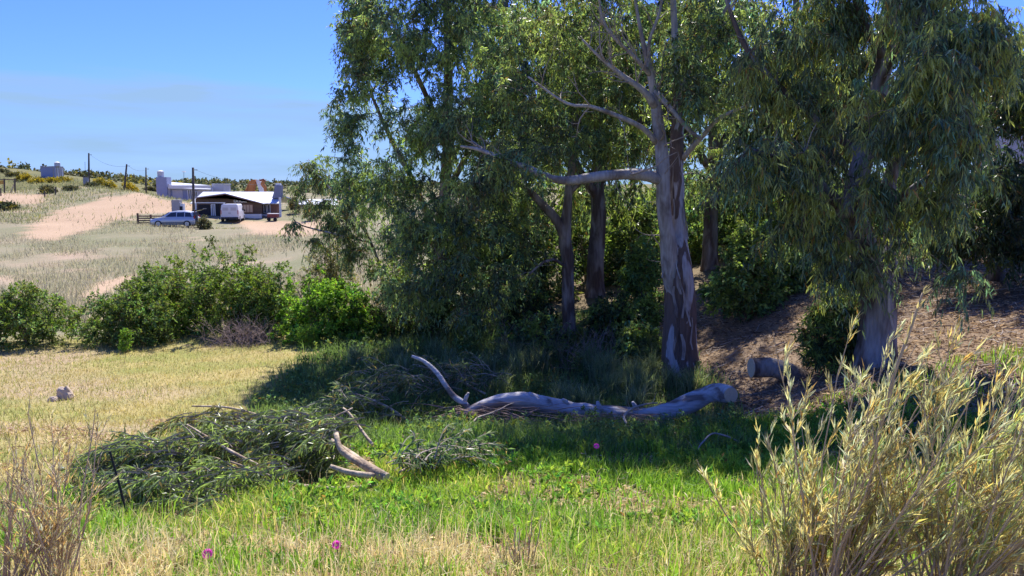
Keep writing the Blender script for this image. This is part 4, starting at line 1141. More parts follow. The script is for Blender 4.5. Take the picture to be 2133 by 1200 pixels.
# --- silver estate car, tailgate up, nose to the left
M_silver = pbr('silver_paint', (.56, .59, .63), .3, .03, 2, 0, .2, .5)
M_vanw = pbr('van_paint', (.66, .66, .68), .4, .04, 2)
M_plast = pbr('black_plastic', (.03, .03, .033), .6, .1, 5)
M_lampr = pbr('tail_lamp', (.45, .03, .03), .3, .1, 5)
M_lampw = pbr('head_lamp', (.75, .77, .8), .15, .05, 5)
M_rim = pbr('alloy_rim', (.5, .51, .53), .35, .05, 5, 0, .6)
def lcl(o):
    from mathutils import Matrix
    o.matrix_parent_inverse = Matrix.Identity(4); return o
def loft(stations, closed_ends=True):
    """stations: list of equal length cross sections (k,3), closed rings"""
    S = np.array(stations); n, k, _ = S.shape
    V = S.reshape(-1, 3); i = np.arange(n - 1)[:, None] * k; j = np.arange(k)[None]; j2 = (j + 1) % k
    F = np.stack([i + j, i + j2, i + k + j2, i + k + j], -1).reshape(-1, 4)
    V = np.concatenate([V, S[0].mean(0)[None], S[-1].mean(0)[None]])
    jj = np.arange(k); j3 = (jj + 1) % k
    T = np.concatenate([np.stack([j3, jj, np.full(k, n * k)], 1), np.stack([(n - 1) * k + jj, (n - 1) * k + j3, np.full(k, n * k + 1)], 1)])
    return V, [F, T]
def wheel(root, x, y, r=.31, w=.2, out=-1):
    t_ = MB().tube(np.array([(x, y - w / 2, r), (x, y + w / 2, r)]), r, 20).build('wheel', M_rubber); t_.parent = root
    ri = MB()
    for k in range(7):
        a = k * 2 * pi / 7
        ri.box((x + cos(a) * r * .33, y + out * w * .53, r + sin(a) * r * .33), (r * .6, .02, r * .2), tilt=-a)
    ri.tube(np.array([(x, y + out * w * .48, r), (x, y + out * w * .55, r)]), r * .64, 16)
    q = ri.build('rim', M_rim); q.parent = t_
p = at(366, 474, 77.0); p[2] = gz(p[0], 77)
car = thing('parked_car', 'silver blue estate car with its tailgate raised', 'car', p, radians(4))
def car_ring(x, zb, zs, wb, ws):
    return [(x, -wb * .93, zb), (x, -wb, (zb + zs) / 2), (x, -ws, zs), (x, 0, zs + .03), (x, ws, zs), (x, wb, (zb + zs) / 2), (x, wb * .93, zb), (x, 0, zb - .01)]
body = [car_ring(*a) for a in ((-2.15, .34, .56, .62, .55), (-2.08, .24, .70, .78, .68), (-1.6, .20, .86, .86, .78), (-.95, .19, .97, .88, .82), (-.3, .19, .98, .88, .84), (.8, .19, .99, .88, .84), (1.6, .20, 1.0, .87, .83), (2.05, .26, .98, .82, .78), (2.12, .34, .90, .76, .70))]
o = MB(); o.add(*loft(body)); o = o.build('body', M_silver, smooth=True); o.parent = car
def cab(x, z0, z1, w0, w1):
    return [(x, -w0, z0), (x, -w1, z1 - .06), (x, -w1 * .85, z1), (x, w1 * .85, z1), (x, w1, z1 - .06), (x, w0, z0)]
cabin = [cab(-1.05, .95, .99, .80, .76), (cab(-.25, .95, 1.47, .83, .66)), cab(.3, .95, 1.56, .83, .66), cab(1.2, .95, 1.55, .83, .65), cab(1.85, .95, 1.42, .80, .62), cab(2.02, .95, 1.05, .78, .7)]
o = MB(); o.add(*loft(cabin)); cabo = o.build('cabin', M_silver); cabo.parent = car
for sd in (-1, 1):
    for (xa, xb, xc, xd) in ((-.62, -.12, .36, .36), (.44, .44, 1.12, 1.12), (1.2, 1.2, 1.66, 1.84)):
        def sp(x, z):
            f = (z - .95) / .5
            return (x, sd * (.835 - f * .155 + .012), z)
        zt1 = 1.42 if xb > -.2 and xb < 1.15 else 1.40
        zt0 = 1.38
        MB().poly_prism([sp(xa, 1.0), sp(xd, 1.0), sp(xc, zt1), sp(xb, zt0)], (0, -sd * .02, 0)).build('side_window', M_glass).parent = car
MB().poly_prism([(-.98, -.66, 1.02), (-.98, .66, 1.02), (-.34, .58, 1.43), (-.34, -.58, 1.43)], (-.03, 0, .02)).build('windscreen', M_glass).parent = car
for sx in (-1.32, 1.38):
    for sd in (-1, 1):
        wheel(car, sx, sd * .8, .32, .2, sd)
for sd in (-1, 1):
    MB().box((-2.0, sd * .62, .68), (.25, .22, .14), tilt=.3).build('headlight', M_lampw).parent = car
    MB().box((2.06, sd * .74, .95), (.10, .12, .3)).build('tail_light', M_lampr).parent = car
    MB().box((-.72, sd * .95, 1.02), (.16, .2, .12)).build('mirror', M_silver).parent = car
    MB().box((.1, sd * .895, .42), (2.3, .03, .05)).build('sill_strip', M_plast).parent = car
MB().box((-2.14, 0, .38), (.06, 1.2, .16)).build('bumper', M_plast).parent = car
MB().box((2.12, 0, .42), (.08, 1.4, .18)).build('bumper', M_plast).parent = car
tg = MB().poly_prism([(1.82, -.66, 1.50), (1.82, .66, 1.50), (2.85, .60, 1.72), (2.85, -.60, 1.72)], (-.02, 0, .07)).build('tailgate', M_plast); tg.parent = car
MB().poly_prism([(2.0, -.5, 1.525), (2.0, .5, 1.525), (2.5, .48, 1.63), (2.5, -.48, 1.63)], (0, 0, -.012)).build('tailgate_window', M_glass).parent = tg
MB().box((2.02, 0, 1.15), (.06, 1.15, .5)).build('boot_shade', M_shade_black).parent = car  # dark slab painted as the shade inside the boot

# --- white van, rear towards us
p = at(486, 463, 88.0); p[2] = gz(p[0], 88)
van = thing('white_van', 'white delivery van seen from behind beside the timber house', 'van', p, radians(9))
def vr(y, w0, w1, z0, z1):
    return [(-w0, y, z0), (-w0, y, z0 + (z1 - z0) * .5), (-w1, y, z1 - .1), (-w1 * .88, y, z1), (w1 * .88, y, z1), (w1, y, z1 - .1), (w0, y, z0 + (z1 - z0) * .5), (w0, y, z0)]
o = MB(); o.add(*loft([vr(-1.9, .92, .80, .36, 1.84), vr(-1.84, .95, .84, .32, 1.92), (vr(.9, .95, .84, .32, 1.92)), vr(1.2, .94, .8, .32, 1.8), vr(1.7, .92, .8, .32, 1.1), vr(2.2, .86, .74, .36, .85)]))
o.build('body', M_vanw, smooth=False).parent = van
for sd in (-1, 1):
    d_o = MB().box((sd * .42, -1.91, 1.02), (.80, .03, 1.22)).build('rear_door', M_vanw); d_o.parent = van
    MB().box((sd * .42, -1.93, 1.40), (.58, .012, .34)).build('rear_window', M_palew if sd < 0 else M_palew).parent = d_o
    MB().box((sd * .06, -1.935, .95), (.03, .02, .14)).build('handle', M_plast).parent = d_o
    MB().box((sd * .88, -1.905, 1.05), (.07, .05, .42)).build('tail_light', M_lampr).parent = van
    wheel_y = 0
    for yy in (-1.25, 1.35):
        t_ = MB().tube(np.array([(sd * .98, yy, .32), (sd * .76, yy, .32)]), .32, 18).build('wheel', M_rubber); t_.parent = van
        MB().tube(np.array([(sd * .99, yy, .32), (sd * .975, yy, .32)]), .19, 12).build('hub', M_rim).parent = t_
    MB().box((sd * .955, .75, 1.4), (.015, .7, .36)).build('side_window', M_glass).parent = van
    MB().box((sd * 1.04, 1.15, 1.2), (.16, .08, .2)).build('mirror', M_plast).parent = van
MB().box((0, -1.94, .42), (1.8, .1, .2)).build('bumper', M_plast).parent = van
MB().box((0, -1.93, .68), (.42, .015, .10)).build('number_plate', M_white).parent = van

# --- person loading the boot
def person(label, loc, rz):
    root = thing('person', label, 'person', loc, rz)
    V = [(0, 0, .95), (-.02, 0, 1.12), (-.08, 0, 1.34), (-.12, 0, 1.44), (-.16, 0, 1.52), (-.19, 0, 1.62), (-.20, 0, 1.70),
         (0, .10, .90), (.01, .11, .50), (.05, .11, .08), (-.10, .12, .04), (0, -.10, .90), (-.06, -.11, .50), (.10, -.11, .09), (-.05, -.12, .05),
         (-.09, .20, 1.40), (-.18, .25, 1.14), (-.38, .22, 1.04), (-.46, .20, 1.02), (-.09, -.20, 1.40), (-.20, -.25, 1.15), (-.40, -.21, 1.06), (-.48, -.19, 1.04)]
    E = [(0, 1), (1, 2), (2, 3), (3, 4), (4, 5), (5, 6), (0, 7), (7, 8), (8, 9), (9, 10), (0, 11), (11, 12), (12, 13), (13, 14), (2, 15), (15, 16), (16, 17), (17, 18), (2, 19), (19, 20), (20, 21), (21, 22)]
    R = [.14, .13, .15, .08, .055, .095, .08, .09, .065, .05, .045, .09, .065, .05, .045, .06, .045, .037, .03, .06, .045, .037, .03]
    me = bpy.data.meshes.new('body'); me.from_pydata(V, E, [])
    o = bpy.data.objects.new('body', me); COL.objects.link(o); o.parent = root
    md = o.modifiers.new('skin', 'SKIN'); md.use_smooth_shade = True
    for i, v in enumerate(me.skin_vertices[0].data):
        v.radius = (R[i], R[i]); v.use_root = (i == 0)
    s = o.modifiers.new('sub', 'SUBSURF'); s.levels = 2; s.render_levels = 2
    m = bpy.data.materials.new('clothes'); m.use_nodes = True; t = m.node_tree; bb = t.nodes['Principled BSDF']; bb.inputs['Roughness'].default_value = .85
    tc = t.nodes.new('ShaderNodeTexCoord'); sx = t.nodes.new('ShaderNodeSeparateXYZ'); rp = t.nodes.new('ShaderNodeValToRGB'); rp.color_ramp.interpolation = 'CONSTANT'
    mr = t.nodes.new('ShaderNodeMath'); mr.operation = 'DIVIDE'; mr.inputs[1].default_value = 1.8
    e = rp.color_ramp.elements; e[0].position = 0; e[0].color = (.05, .05, .05, 1); e[1].position = .06; e[1].color = (.045, .045, .06, 1)
    for ps, c in ((.54, (.09, .085, .10)), (.845, (.42, .26, .19))):
        q = e.new(ps); q.color = (*c, 1)
    t.links.new(tc.outputs['Object'], sx.inputs[0]); t.links.new(sx.outputs['Z'], mr.inputs[0]); t.links.new(mr.outputs[0], rp.inputs['Fac']); t.links.new(rp.outputs['Color'], bb.inputs['Base Color'])
    me.materials.append(m)
    hp = MB(); a = np.linspace(0, pi / 2, 6)
    hp.tube(np.stack([np.full(6, -.19), np.zeros(6), 1.655 + np.sin(a) * .11], 1), .105 * np.cos(a) + .004, 12).build('hair', M_plast, smooth=True).parent = root
    return root
p = at(411, 476, 76.6); p[2] = gz(p[0], 76.6)
person('person in dark clothes leaning into the open boot of the silver car', p, 0)
# ------------------------------------------------------------------ fallen wood, cut branches, stone, stake
def px_tube(pts, step=.06):
    P, R = limb_px(pts)
    return spline(P, step, R)
def disc(mb, c, n, r, sides=18, th=.012, seed=0):
    n = unit(np.asarray(n, float)); P = np.array([c, c + n * th])
    V, F = tube_geo(P, r, sides, True, .06, seed)
    mb.add(V, F); return mb

def log_thing(name, label, pts, mat, cut_at_start, seed, extra=(), sides=20, lump=.12):
    P, R = px_tube(pts)
    c = P.mean(0); c[2] = gz(c[0], c[1])
    root = thing(name, label, 'log', c)
    P = P + (np.stack([vnoise(P, 2.2, seed + 5, 2), vnoise(P, 2.2, seed + 6, 2), vnoise(P, 2.2, seed + 7, 2)], 1) - .5) * R[:, None] * .45
    R = R * (.78 + .16 * vnoise(P, 3.0, seed + 8, 2))
    MB().tube(P, R, sides, True, lump, seed).build('log', mat, root, smooth=True)
    for q in extra:
        Q, S = px_tube(q)
        MB().tube(Q, S, 10, True, .12, seed + 3).build('limb', mat, root, smooth=True)
    i, j = (0, 2) if cut_at_start else (-1, -3)
    disc(MB(), P[i], P[i] - P[j], R[i] * .97, sides, .02, seed).build('cut_face', M_cut, root)
    return root
log_thing('fallen_log', 'long pale weathered fallen trunk lying in the shade of the gums',
    [(876, 900, 13.2, 9), (915, 886, 13.2, 11), (950, 872, 13.2, 13), (985, 856, 13.25, 16), (1030, 842, 13.3, 19), (1075, 836, 13.3, 21), (1110, 838, 13.4, 22), (1160, 847, 13.5, 21), (1210, 856, 13.6, 21), (1260, 863, 13.7, 21), (1310, 868, 13.8, 22), (1360, 866, 13.9, 22), (1405, 853, 14.0, 23), (1440, 837, 14.0, 22), (1470, 824, 14.0, 21), (1495, 818, 13.92, 23), (1512, 819, 13.78, 23), (1520, 821, 13.66, 20)],
    M_log, False, 7, lump=.2, sides=28,
    extra=[[(985, 860, 13.25, 7), (968, 842, 13.3, 7), (945, 825, 13.4, 6.5), (925, 798, 13.5, 5.5), (908, 774, 13.6, 5), (882, 752, 13.7, 4), (858, 742, 13.75, 3)],
           [(1118, 842, 13.4, 15), (1110, 828, 13.35, 9), (1102, 820, 13.3, 5)],
           [(1248, 856, 13.65, 10), (1246, 842, 13.6, 5), (1244, 836, 13.6, 3)],
           [(1330, 862, 13.8, 8), (1322, 845, 13.75, 5), (1318, 838, 13.7, 3)], [(1185, 852, 13.5, 9), (1178, 836, 13.45, 5), (1172, 832, 13.4, 3)],
           [(965, 842, 13.3, 5), (972, 826, 13.3, 4), (976, 818, 13.3, 2.5)]])
log_thing('sawn_log', 'short dark sawn log with a pale cut end beside the leaning gum',
    [(1568, 765, 14.7, 24), (1600, 768, 14.7, 24), (1640, 778, 14.6, 24), (1675, 794, 14.4, 22), (1705, 822, 14.2, 20), (1725, 850, 14.0, 17)], M_bark_b, True, 8, lump=.08)

def cut_branch(label, stems, blobs, ntw, seed, main=(-1, 0, -.12), lf=None, L=.13, W=.019, base=(.19, .245, .09), name='cut_branch', tl=.55, nl=30, fresh=True, spread=.5, dead=.09):
    rng = rng_of(seed)
    P0, R0 = px_tube(stems[0])
    b = P0[0].copy(); b[2] = gz(b[0], b[1])
    root = thing(name, label, 'branch', b)
    for k, s in enumerate(stems):
        P, R = px_tube(s); R = R * .8
        P[:, 2] = np.maximum(P[:, 2], gz(P[:, 0], P[:, 1]) + R * .6)
        MB().tube(P, R, 9, True, .08, seed + k).build('stem', M_stem, root, smooth=True)
        if R[0] > .015:
            disc(MB(), P[0], P[0] - P[2], R[0] * .96, 12, .008, seed).build('cut_face', M_cut, root)
    mb = MB(); tw = MB()
    C = blob_points(rng, [(*x, 1) for x in blobs], ntw)
    n = len(C)
    d = unit(np.array(main)[None] + rng.normal(size=(n, 3)) * np.array((.35, .45, .22)))
    ln = tl * rng.uniform(.5, 1.2, (n, 1))
    tt = np.linspace(0, 1, 7)
    for i in range(n):
        Q = C[i] + d[i] * ln[i] * tt[:, None] + np.array((0, 0, -1.0)) * (.30 * ln[i] * tt ** 2)[:, None] + np.array((0, 0, .06)) * np.sin(tt * pi)[:, None] * ln[i]
        Q[:, 2] = np.maximum(Q[:, 2], gz(Q[:, 0], Q[:, 1]) + .03)
        tw.tube(Q, np.linspace(.008, .0025, 7), 3, caps=False)
        t_ = rng.uniform(.15, 1, nl)
        B = np.stack([np.interp(t_, tt, Q[:, a]) for a in range(3)], 1)
        T = unit(np.stack([np.interp(t_, tt, np.gradient(Q[:, a])) for a in range(3)], 1))
        D = T * .75 + np.array((0, 0, -.30)) + rng.normal(size=(nl, 3)) * spread
        V, F = leaf_geo(B, D, L * rng.uniform(.6, 1.2, nl), W * rng.uniform(.7, 1.3, nl), rng)
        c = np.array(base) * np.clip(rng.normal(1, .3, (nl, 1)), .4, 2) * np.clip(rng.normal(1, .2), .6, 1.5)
        g = rng.uniform(0, 1, nl) < .22
        c[g] = np.array((.22, .25, .17)) * rng.uniform(.7, 1.2, (int(g.sum()), 1))
        g = rng.uniform(0, 1, nl) < dead
        c[g] = (.34, .24, .10)
        mb.add(V, F, np.repeat(c, 4, 0))
    kind(tw.build('twigs', M_dtwig, root), 'stuff')
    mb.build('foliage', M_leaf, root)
    return root
cut_branch('cut gum branch with a thick pale sawn end at the right of the pile',
    [[(803, 996, 8.0, 16), (785, 985, 8.05, 15), (755, 965, 8.2, 12), (720, 938, 8.5, 8), (660, 900, 9.0, 5), (600, 882, 9.4, 3)],
     [(700, 903, 8.5, 7), (706, 930, 8.4, 8), (722, 948, 8.3, 9), (770, 978, 8.1, 10)], [(690, 972, 8.05, 6), (730, 985, 8.0, 8), (780, 992, 8.0, 9)]],
    [(620, 900, 9.0, 110, 45, .4), (690, 930, 8.7, 70, 45, .3)], 110, 801, main=(-1, .05, -.05))
cut_branch('cut gum branch lying lowest in the pile with a long pale stem',
    [[(785, 1012, 7.8, 6), (700, 1018, 7.8, 6), (620, 1010, 7.85, 5), (560, 990, 7.95, 4), (480, 962, 8.1, 3)], [(640, 1012, 7.8, 4), (570, 1022, 7.7, 3), (490, 1032, 7.6, 2)]],
    [(450, 1010, 7.7, 150, 40, .3), (570, 985, 8.0, 90, 35, .3)], 130, 802, main=(-1, 0, -.15), base=(.22, .285, .09))
cut_branch('cut gum branch in the middle of the pile pointing left',
    [[(535, 968, 8.1, 5), (490, 945, 8.2, 4.5), (440, 915, 8.5, 3.5), (390, 885, 8.8, 2.5)]],
    [(400, 945, 8.5, 130, 45, .4), (500, 920, 8.7, 100, 45, .4)], 140, 803, main=(-1, .1, -.1), base=(.20, .25, .085))
cut_branch('cut gum branch whose tips reach furthest left in the pile',
    [[(400, 950, 8.4, 4), (320, 935, 8.5, 3), (230, 925, 8.7, 2)]], [(290, 945, 8.5, 90, 40, .4)], 90, 804, main=(-1, .1, -.1), base=(.20, .25, .09))
cut_branch('cut gum branch arching over the top of the pile',
    [[(775, 925, 8.8, 4.5), (752, 895, 9.0, 4), (728, 862, 9.2, 3.5), (715, 850, 9.3, 2.5)], [(660, 925, 9.0, 3), (680, 880, 9.1, 3), (735, 850, 9.2, 2)]],
    [(640, 875, 9.3, 80, 28, .35), (720, 885, 9.1, 55, 35, .3)], 80, 805, main=(-.9, -.2, -.2), base=(.20, .25, .10))
cut_branch('yellowing cut gum branch at the back of the pile',
    [[(590, 880, 10.4, 4), (480, 850, 10.8, 3), (400, 846, 11.0, 2)]], [(480, 875, 10.2, 110, 24, .4)], 70, 806, base=(.19, .19, .06), dead=.15)
cut_branch('cut gum branch nearest the grass at the front left of the pile',
    [[(420, 1040, 7.4, 4), (320, 1035, 7.5, 3), (230, 1030, 7.6, 2)]], [(330, 1015, 7.6, 120, 45, .3), (430, 1045, 7.3, 80, 22, .25)], 130, 807, main=(-1, -.1, -.1), base=(.21, .28, .10))
cut_branch('leafy green cut branch right of the sawn end',
    [[(930, 920, 9.2, 3), (880, 955, 8.8, 3.5), (830, 985, 8.3, 3)]], [(870, 965, 8.5, 70, 30, .3), (940, 950, 9, 60, 20, .3)], 70, 808, main=(.6, .2, .3), base=(.14, .21, .09), L=.10, W=.022)
cut_branch('shaded gum branch lying left of the forked fallen trunk',
    [[(890, 905, 12.6, 3), (810, 850, 13, 4), (740, 820, 13.3, 2.5)]], [(760, 850, 12.8, 110, 35, .7), (830, 800, 13.6, 90, 40, .6)], 80, 809, main=(-.8, .2, .1), base=(.12, .165, .08), nl=24, tl=.7, L=.15, W=.022)  # leaf base darker than the sunny pile: shade put into the colour
cut_branch('shaded gum branch lying behind the upright limb of the trunk',
    [[(1010, 820, 14.6, 3), (930, 780, 15, 4), (860, 760, 15.3, 2.5)]], [(960, 785, 14.9, 120, 35, .7)], 70, 810, main=(-.7, .2, .25), base=(.12, .165, .085), nl=24, tl=.7, L=.15, W=.022)  # again a darkened leaf base, painting in the shade it lies in

rng = rng_of(820)
mb = MB()
for k in range(150):
    x0 = rng.uniform(930, 1320); y0 = 845 + abs(rng.normal()) * 20 + (x0 > 1150) * 15; d = rng.uniform(12.6, 13.3)
    p = at(x0, y0, d); l = rng.uniform(.5, 2.0)
    v = unit(np.array((rng.choice((-1, 1)) * 1.0, rng.normal() * .3, rng.normal() * .12 - .12))); q = [p]
    for s in range(8):
        v = unit(v + rng.normal(size=3) * .10 - np.array((0, 0, .05))); q.append(q[-1] + v * l / 8)
    q = np.array(q); q[:, 2] = np.maximum(q[:, 2], gz(q[:, 0], q[:, 1]) + .02)
    mb.tube(q, np.linspace(rng.uniform(.004, .009), .002, 9), 4, caps=False)
bw = mb.build('brushwood', pbr('brush_twig', (.30, .21, .17), .9, .3, 9), smooth=True)
kind(bw, 'stuff'); tag(bw, 'dry reddish brushwood heaped along the front of the fallen trunk', 'brushwood')
for i, (pts, lab) in enumerate([
    ([(1070, 840, 13.0, 1), (1000, 870, 12.3, 2.5), (950, 905, 11.7, 3), (880, 940, 11.0, 3.5)], 'long bare straw coloured stick leaning off the fallen trunk'),
    ([(1500, 900, 11.8, 1), (1440, 905, 11.8, 2), (1370, 930, 11.5, 2.5), (1320, 955, 11.0, 3)], 'bare crooked stick lying right of the fallen trunk'),
    ([(1360, 915, 11.8, 2.5), (1320, 895, 12, 3), (1300, 870, 12.3, 3), (1325, 848, 12.6, 2.5), (1370, 840, 12.8, 1.5)], 'curled pale dead stem before the fallen trunk'),
    ([(1600, 900, 11, 2), (1560, 930, 10.6, 2.5), (1480, 905, 10.5, 2), (1420, 1010, 9.5, 1.5)], 'arching pale dead stem at the shade edge'),
    ([(845, 1125, 6.3, 2), (865, 1150, 6.1, 4), (885, 1175, 5.9, 3), (905, 1180, 5.8, 1.5)], 'broken pale stick lying in the foreground grass')]):
    P, R = px_tube(pts); P[:, 2] = np.maximum(P[:, 2], gz(P[:, 0], P[:, 1]) + .02)
    P += (np.stack([vnoise(P, 4, 61 + i, 2), vnoise(P, 4, 62 + i, 2), vnoise(P, 4, 63 + i, 2)], 1) - .5) * .06
    m = MB().tube(P, R, 6); bare_twigs(m, P, R, rng_of(830 + i), 5, .3, 1)
    tag(m.build('dead_stick', M_dtwig, smooth=True), lab, 'stick', 'dead sticks on the ground')

# pale clod of earth and stone in the meadow
def rock(label, px, py, d, w_px, h_px, seed, mat):
    rng = rng_of(seed)
    c = at(px, py, d); c[2] = gz(c[0], c[1]); r = w_px / F_PX * d / 2; h = h_px / F_PX * d
    u, v = np.meshgrid(np.linspace(0, 2 * pi, 19)[:-1], np.linspace(0, pi, 11))
    S = np.stack([np.cos(u) * np.sin(v), np.sin(u) * np.sin(v), np.cos(v)], -1).reshape(-1, 3)
    S = np.round(S * 2.2 + (vnoise(S, 1.5, seed, 2)[:, None] - .5) * 1.2, 1) / 2.2 * .35 + S * .65
    S *= (1 + (vnoise(S, 1.7, seed + 1, 3) - .5) * .8)[:, None]
    V = c + S * np.array((r, r * .8, h)) + np.array((0, 0, h * .2))
    i = np.arange(10)[:, None] * 18; j = np.arange(18)[None]; j2 = (j + 1) % 18
    F = np.stack([i + j, i + 18 + j, i + 18 + j2, i + j2], -1).reshape(-1, 4)
    return tag(mesh_np('rock', V, [F], mat, None, False), label, 'rock')
M_rock = pbr('pale_rock', (.50, .40, .31), .95, .25, 7, .5)
rock('larger pale brown rock alone in the dry meadow', 135, 822, 15.2, 36, 26, 3, M_rock)
rock('small pale rock at the left foot of the larger meadow rock', 110, 830, 15.0, 22, 10, 4, M_rock)
p0, p1 = at(268, 1095, 7.0), at(229, 940, 7.0)
p0[2] = gz(p0[0], p0[1]) - .05
tag(MB().tube(np.array([p0, (p0 + p1) / 2 + (.01, 0, 0), p1]), np.array([.014, .012, .009]), 8).build('stake', M_shade_black), 'thin dark leaning stake in front of the cut branch pile', 'stake')
# ------------------------------------------------------------------ grass, litter, flowers, foreground bushes
def scatter(rng, n, y0, y1, margin=1.0, x0=None, x1=None, py0=0, py1=3000, power=1.0):
    y = y0 + (y1 - y0) * rng.uniform(0, 1, n) ** power
    hw = y * .66 + margin
    x = rng.uniform(-1, 1, n) * hw
    if x0 is not None:
        k = (x > x0) & (x < x1); x, y = x[k], y[k]
    P = np.stack([x, y, gz(x, y)], 1)
    px, py = project(P)
    return P, px, py
def grass(name, label, P, H, W, rng, cols, wts, mat, lean=.35, wind=(0, 0), seg2=True, var=.22, patch=.5, cat='grass'):
    n = len(P)
    ln = rng.normal(size=(n, 2)) * lean + np.array(wind); ln = np.clip(ln, -.9, .9)
    ll = np.linalg.norm(ln, axis=1, keepdims=True); ln = ln * np.minimum(1, .92 / np.maximum(ll, 1e-6))
    V, F, k = blade_geo(P, H, W, ln, rng, seg2=seg2)
    cols = np.array(cols); w = np.array(wts, float)
    q = rng.uniform(0, 1, n) * (1 - patch) + patch * np.clip((vnoise(P[:, :2], 1.1, 77, 2) - .5) * 2.2 + .5, 0, 1)
    ci = np.searchsorted(np.cumsum(w / w.sum()), np.clip(q, 0, .999))
    c = cols[np.minimum(ci, len(cols) - 1)] * np.clip(rng.normal(1, var, (n, 1)), .4, 1.8)
    o = mesh_np(name, V, F, mat, None, False, np.repeat(np.clip(c, .005, .9), k, 0))
    kind(o, 'stuff'); tag(o, label, cat)
    return o
rng = rng_of(900)
G1, G2, G3, ST, ST2, BR = (.15, .30, .04), (.23, .39, .055), (.36, .43, .09), (.62, .52, .26), (.70, .61, .38), (.44, .31, .20)
# lush strip in front of the shade
P, px, py = scatter(rng, 105000, 4.4, 12.5, 1.5)
nz = vnoise(P[:, :2], 1.6, 41, 2)
dens = np.clip(1.35 - np.abs(py - 1050) / 210, .42, 1) * np.where(nz < .43, .18, 1)
k = rng.uniform(0, 1, len(P)) < dens
k &= ~((px < 780) & (py < 1040) & (py > 860)); k &= ~((px < 520) & (py < 940))
P = P[k]
grass('green_grass', 'lush bright green grass in front of the shade', P, rng.uniform(.09, .24, len(P)) * (.45 + 1.1 * vnoise(P[:, :2], 2.4, 42, 2)), rng.uniform(.008, .019, len(P)), rng, [G1, G2, G3, ST], [.35, .35, .18, .12], M_grass, .36)
# straw mixed through the foreground
P, px, py = scatter(rng, 80000, 3.4, 9.0, 1.2)
k = rng.uniform(0, 1, len(P)) < np.clip((py - 1030) / 220, .07, .62) * np.where((px < 700) & (py < 1050), .6, 1) * np.where(vnoise(P[:, :2], 1.4, 43, 2) < .42, .45, 1)
P = P[k]
grass('dry_grass', 'dry straw coloured grass along the foreground', P, rng.uniform(.07, .26, len(P)) * (.55 + .8 * vnoise(P[:, :2], 1.8, 44, 2)), rng.uniform(.005, .012, len(P)), rng, [ST, ST2, (.42, .42, .15), BR, G2], [.26, .22, .20, .08, .24], M_dry, .5)
# taller wispy seed stalks
P, px, py = scatter(rng, 1500, 3.8, 6.2, .6)
grass('seed_stalks', 'thin dry seed stalks rising above the foreground grass', P, rng.uniform(.22, .5, len(P)), .005, rng, [ST2, ST, (.34, .22, .15)], [.4, .4, .2], M_dry, .22, (.08, 0))
# meadow
P, px, py = scatter(rng, 185000, 8.2, 25, 3.0)
k = in_poly(px + rng.normal(0, 16, len(P)), py + rng.normal(0, 8, len(P)), POLY_MEADOW)
P = P[k]
grass('meadow_grass', 'short yellow dry grass of the sunlit meadow', P, rng.uniform(.04, .13, len(P)), rng.uniform(.008, .018, len(P)), rng, [(.42, .37, .13), (.50, .43, .20), (.29, .33, .09), (.45, .36, .23)], [.28, .3, .25, .17], M_dry, .5, seg2=False)
# undergrowth in the shade
P, px, py = scatter(rng, 120000, 10.2, 24, 1.0)
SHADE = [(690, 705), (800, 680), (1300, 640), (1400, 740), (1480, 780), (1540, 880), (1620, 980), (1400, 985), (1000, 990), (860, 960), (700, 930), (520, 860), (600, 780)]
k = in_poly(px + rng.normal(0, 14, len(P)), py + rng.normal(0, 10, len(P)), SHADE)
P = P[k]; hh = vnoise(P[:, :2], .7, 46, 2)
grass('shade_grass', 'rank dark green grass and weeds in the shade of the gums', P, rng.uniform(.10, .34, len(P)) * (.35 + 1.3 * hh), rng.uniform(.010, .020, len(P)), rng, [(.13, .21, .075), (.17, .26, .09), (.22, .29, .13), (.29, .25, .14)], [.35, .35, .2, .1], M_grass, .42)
# taller bluish tufts before the pale gum
TU = []
for (x, y, d, n, s) in [(1290, 770, 16, 5, .5), (1370, 770, 16.2, 6, .45), (1230, 740, 17.5, 6, .5), (1160, 790, 15.3, 4, .35), (1000, 760, 17, 5, .5), (1060, 720, 19, 5, .6), (1330, 720, 18, 5, .5), (900, 730, 19, 5, .6), (1130, 730, 18.5, 5, .5)]:
    c = at(x, y, d)
    for j in range(n):
        o = c[:2] + rng.normal(size=2) * s
        q = o + rng.normal(size=(260, 2)) * .09
        TU.append(np.concatenate([q, gz(q[:, 0], q[:, 1])[:, None]], 1))
TU = np.concatenate(TU)
grass('tussock_grass', 'tall blue green tussock grass before the pale gum', TU, rng.uniform(.3, .75, len(TU)), rng.uniform(.009, .016, len(TU)), rng, [(.19, .26, .14), (.26, .31, .20), (.17, .24, .10), (.35, .31, .19)], [.35, .3, .25, .1], M_grass, .38)
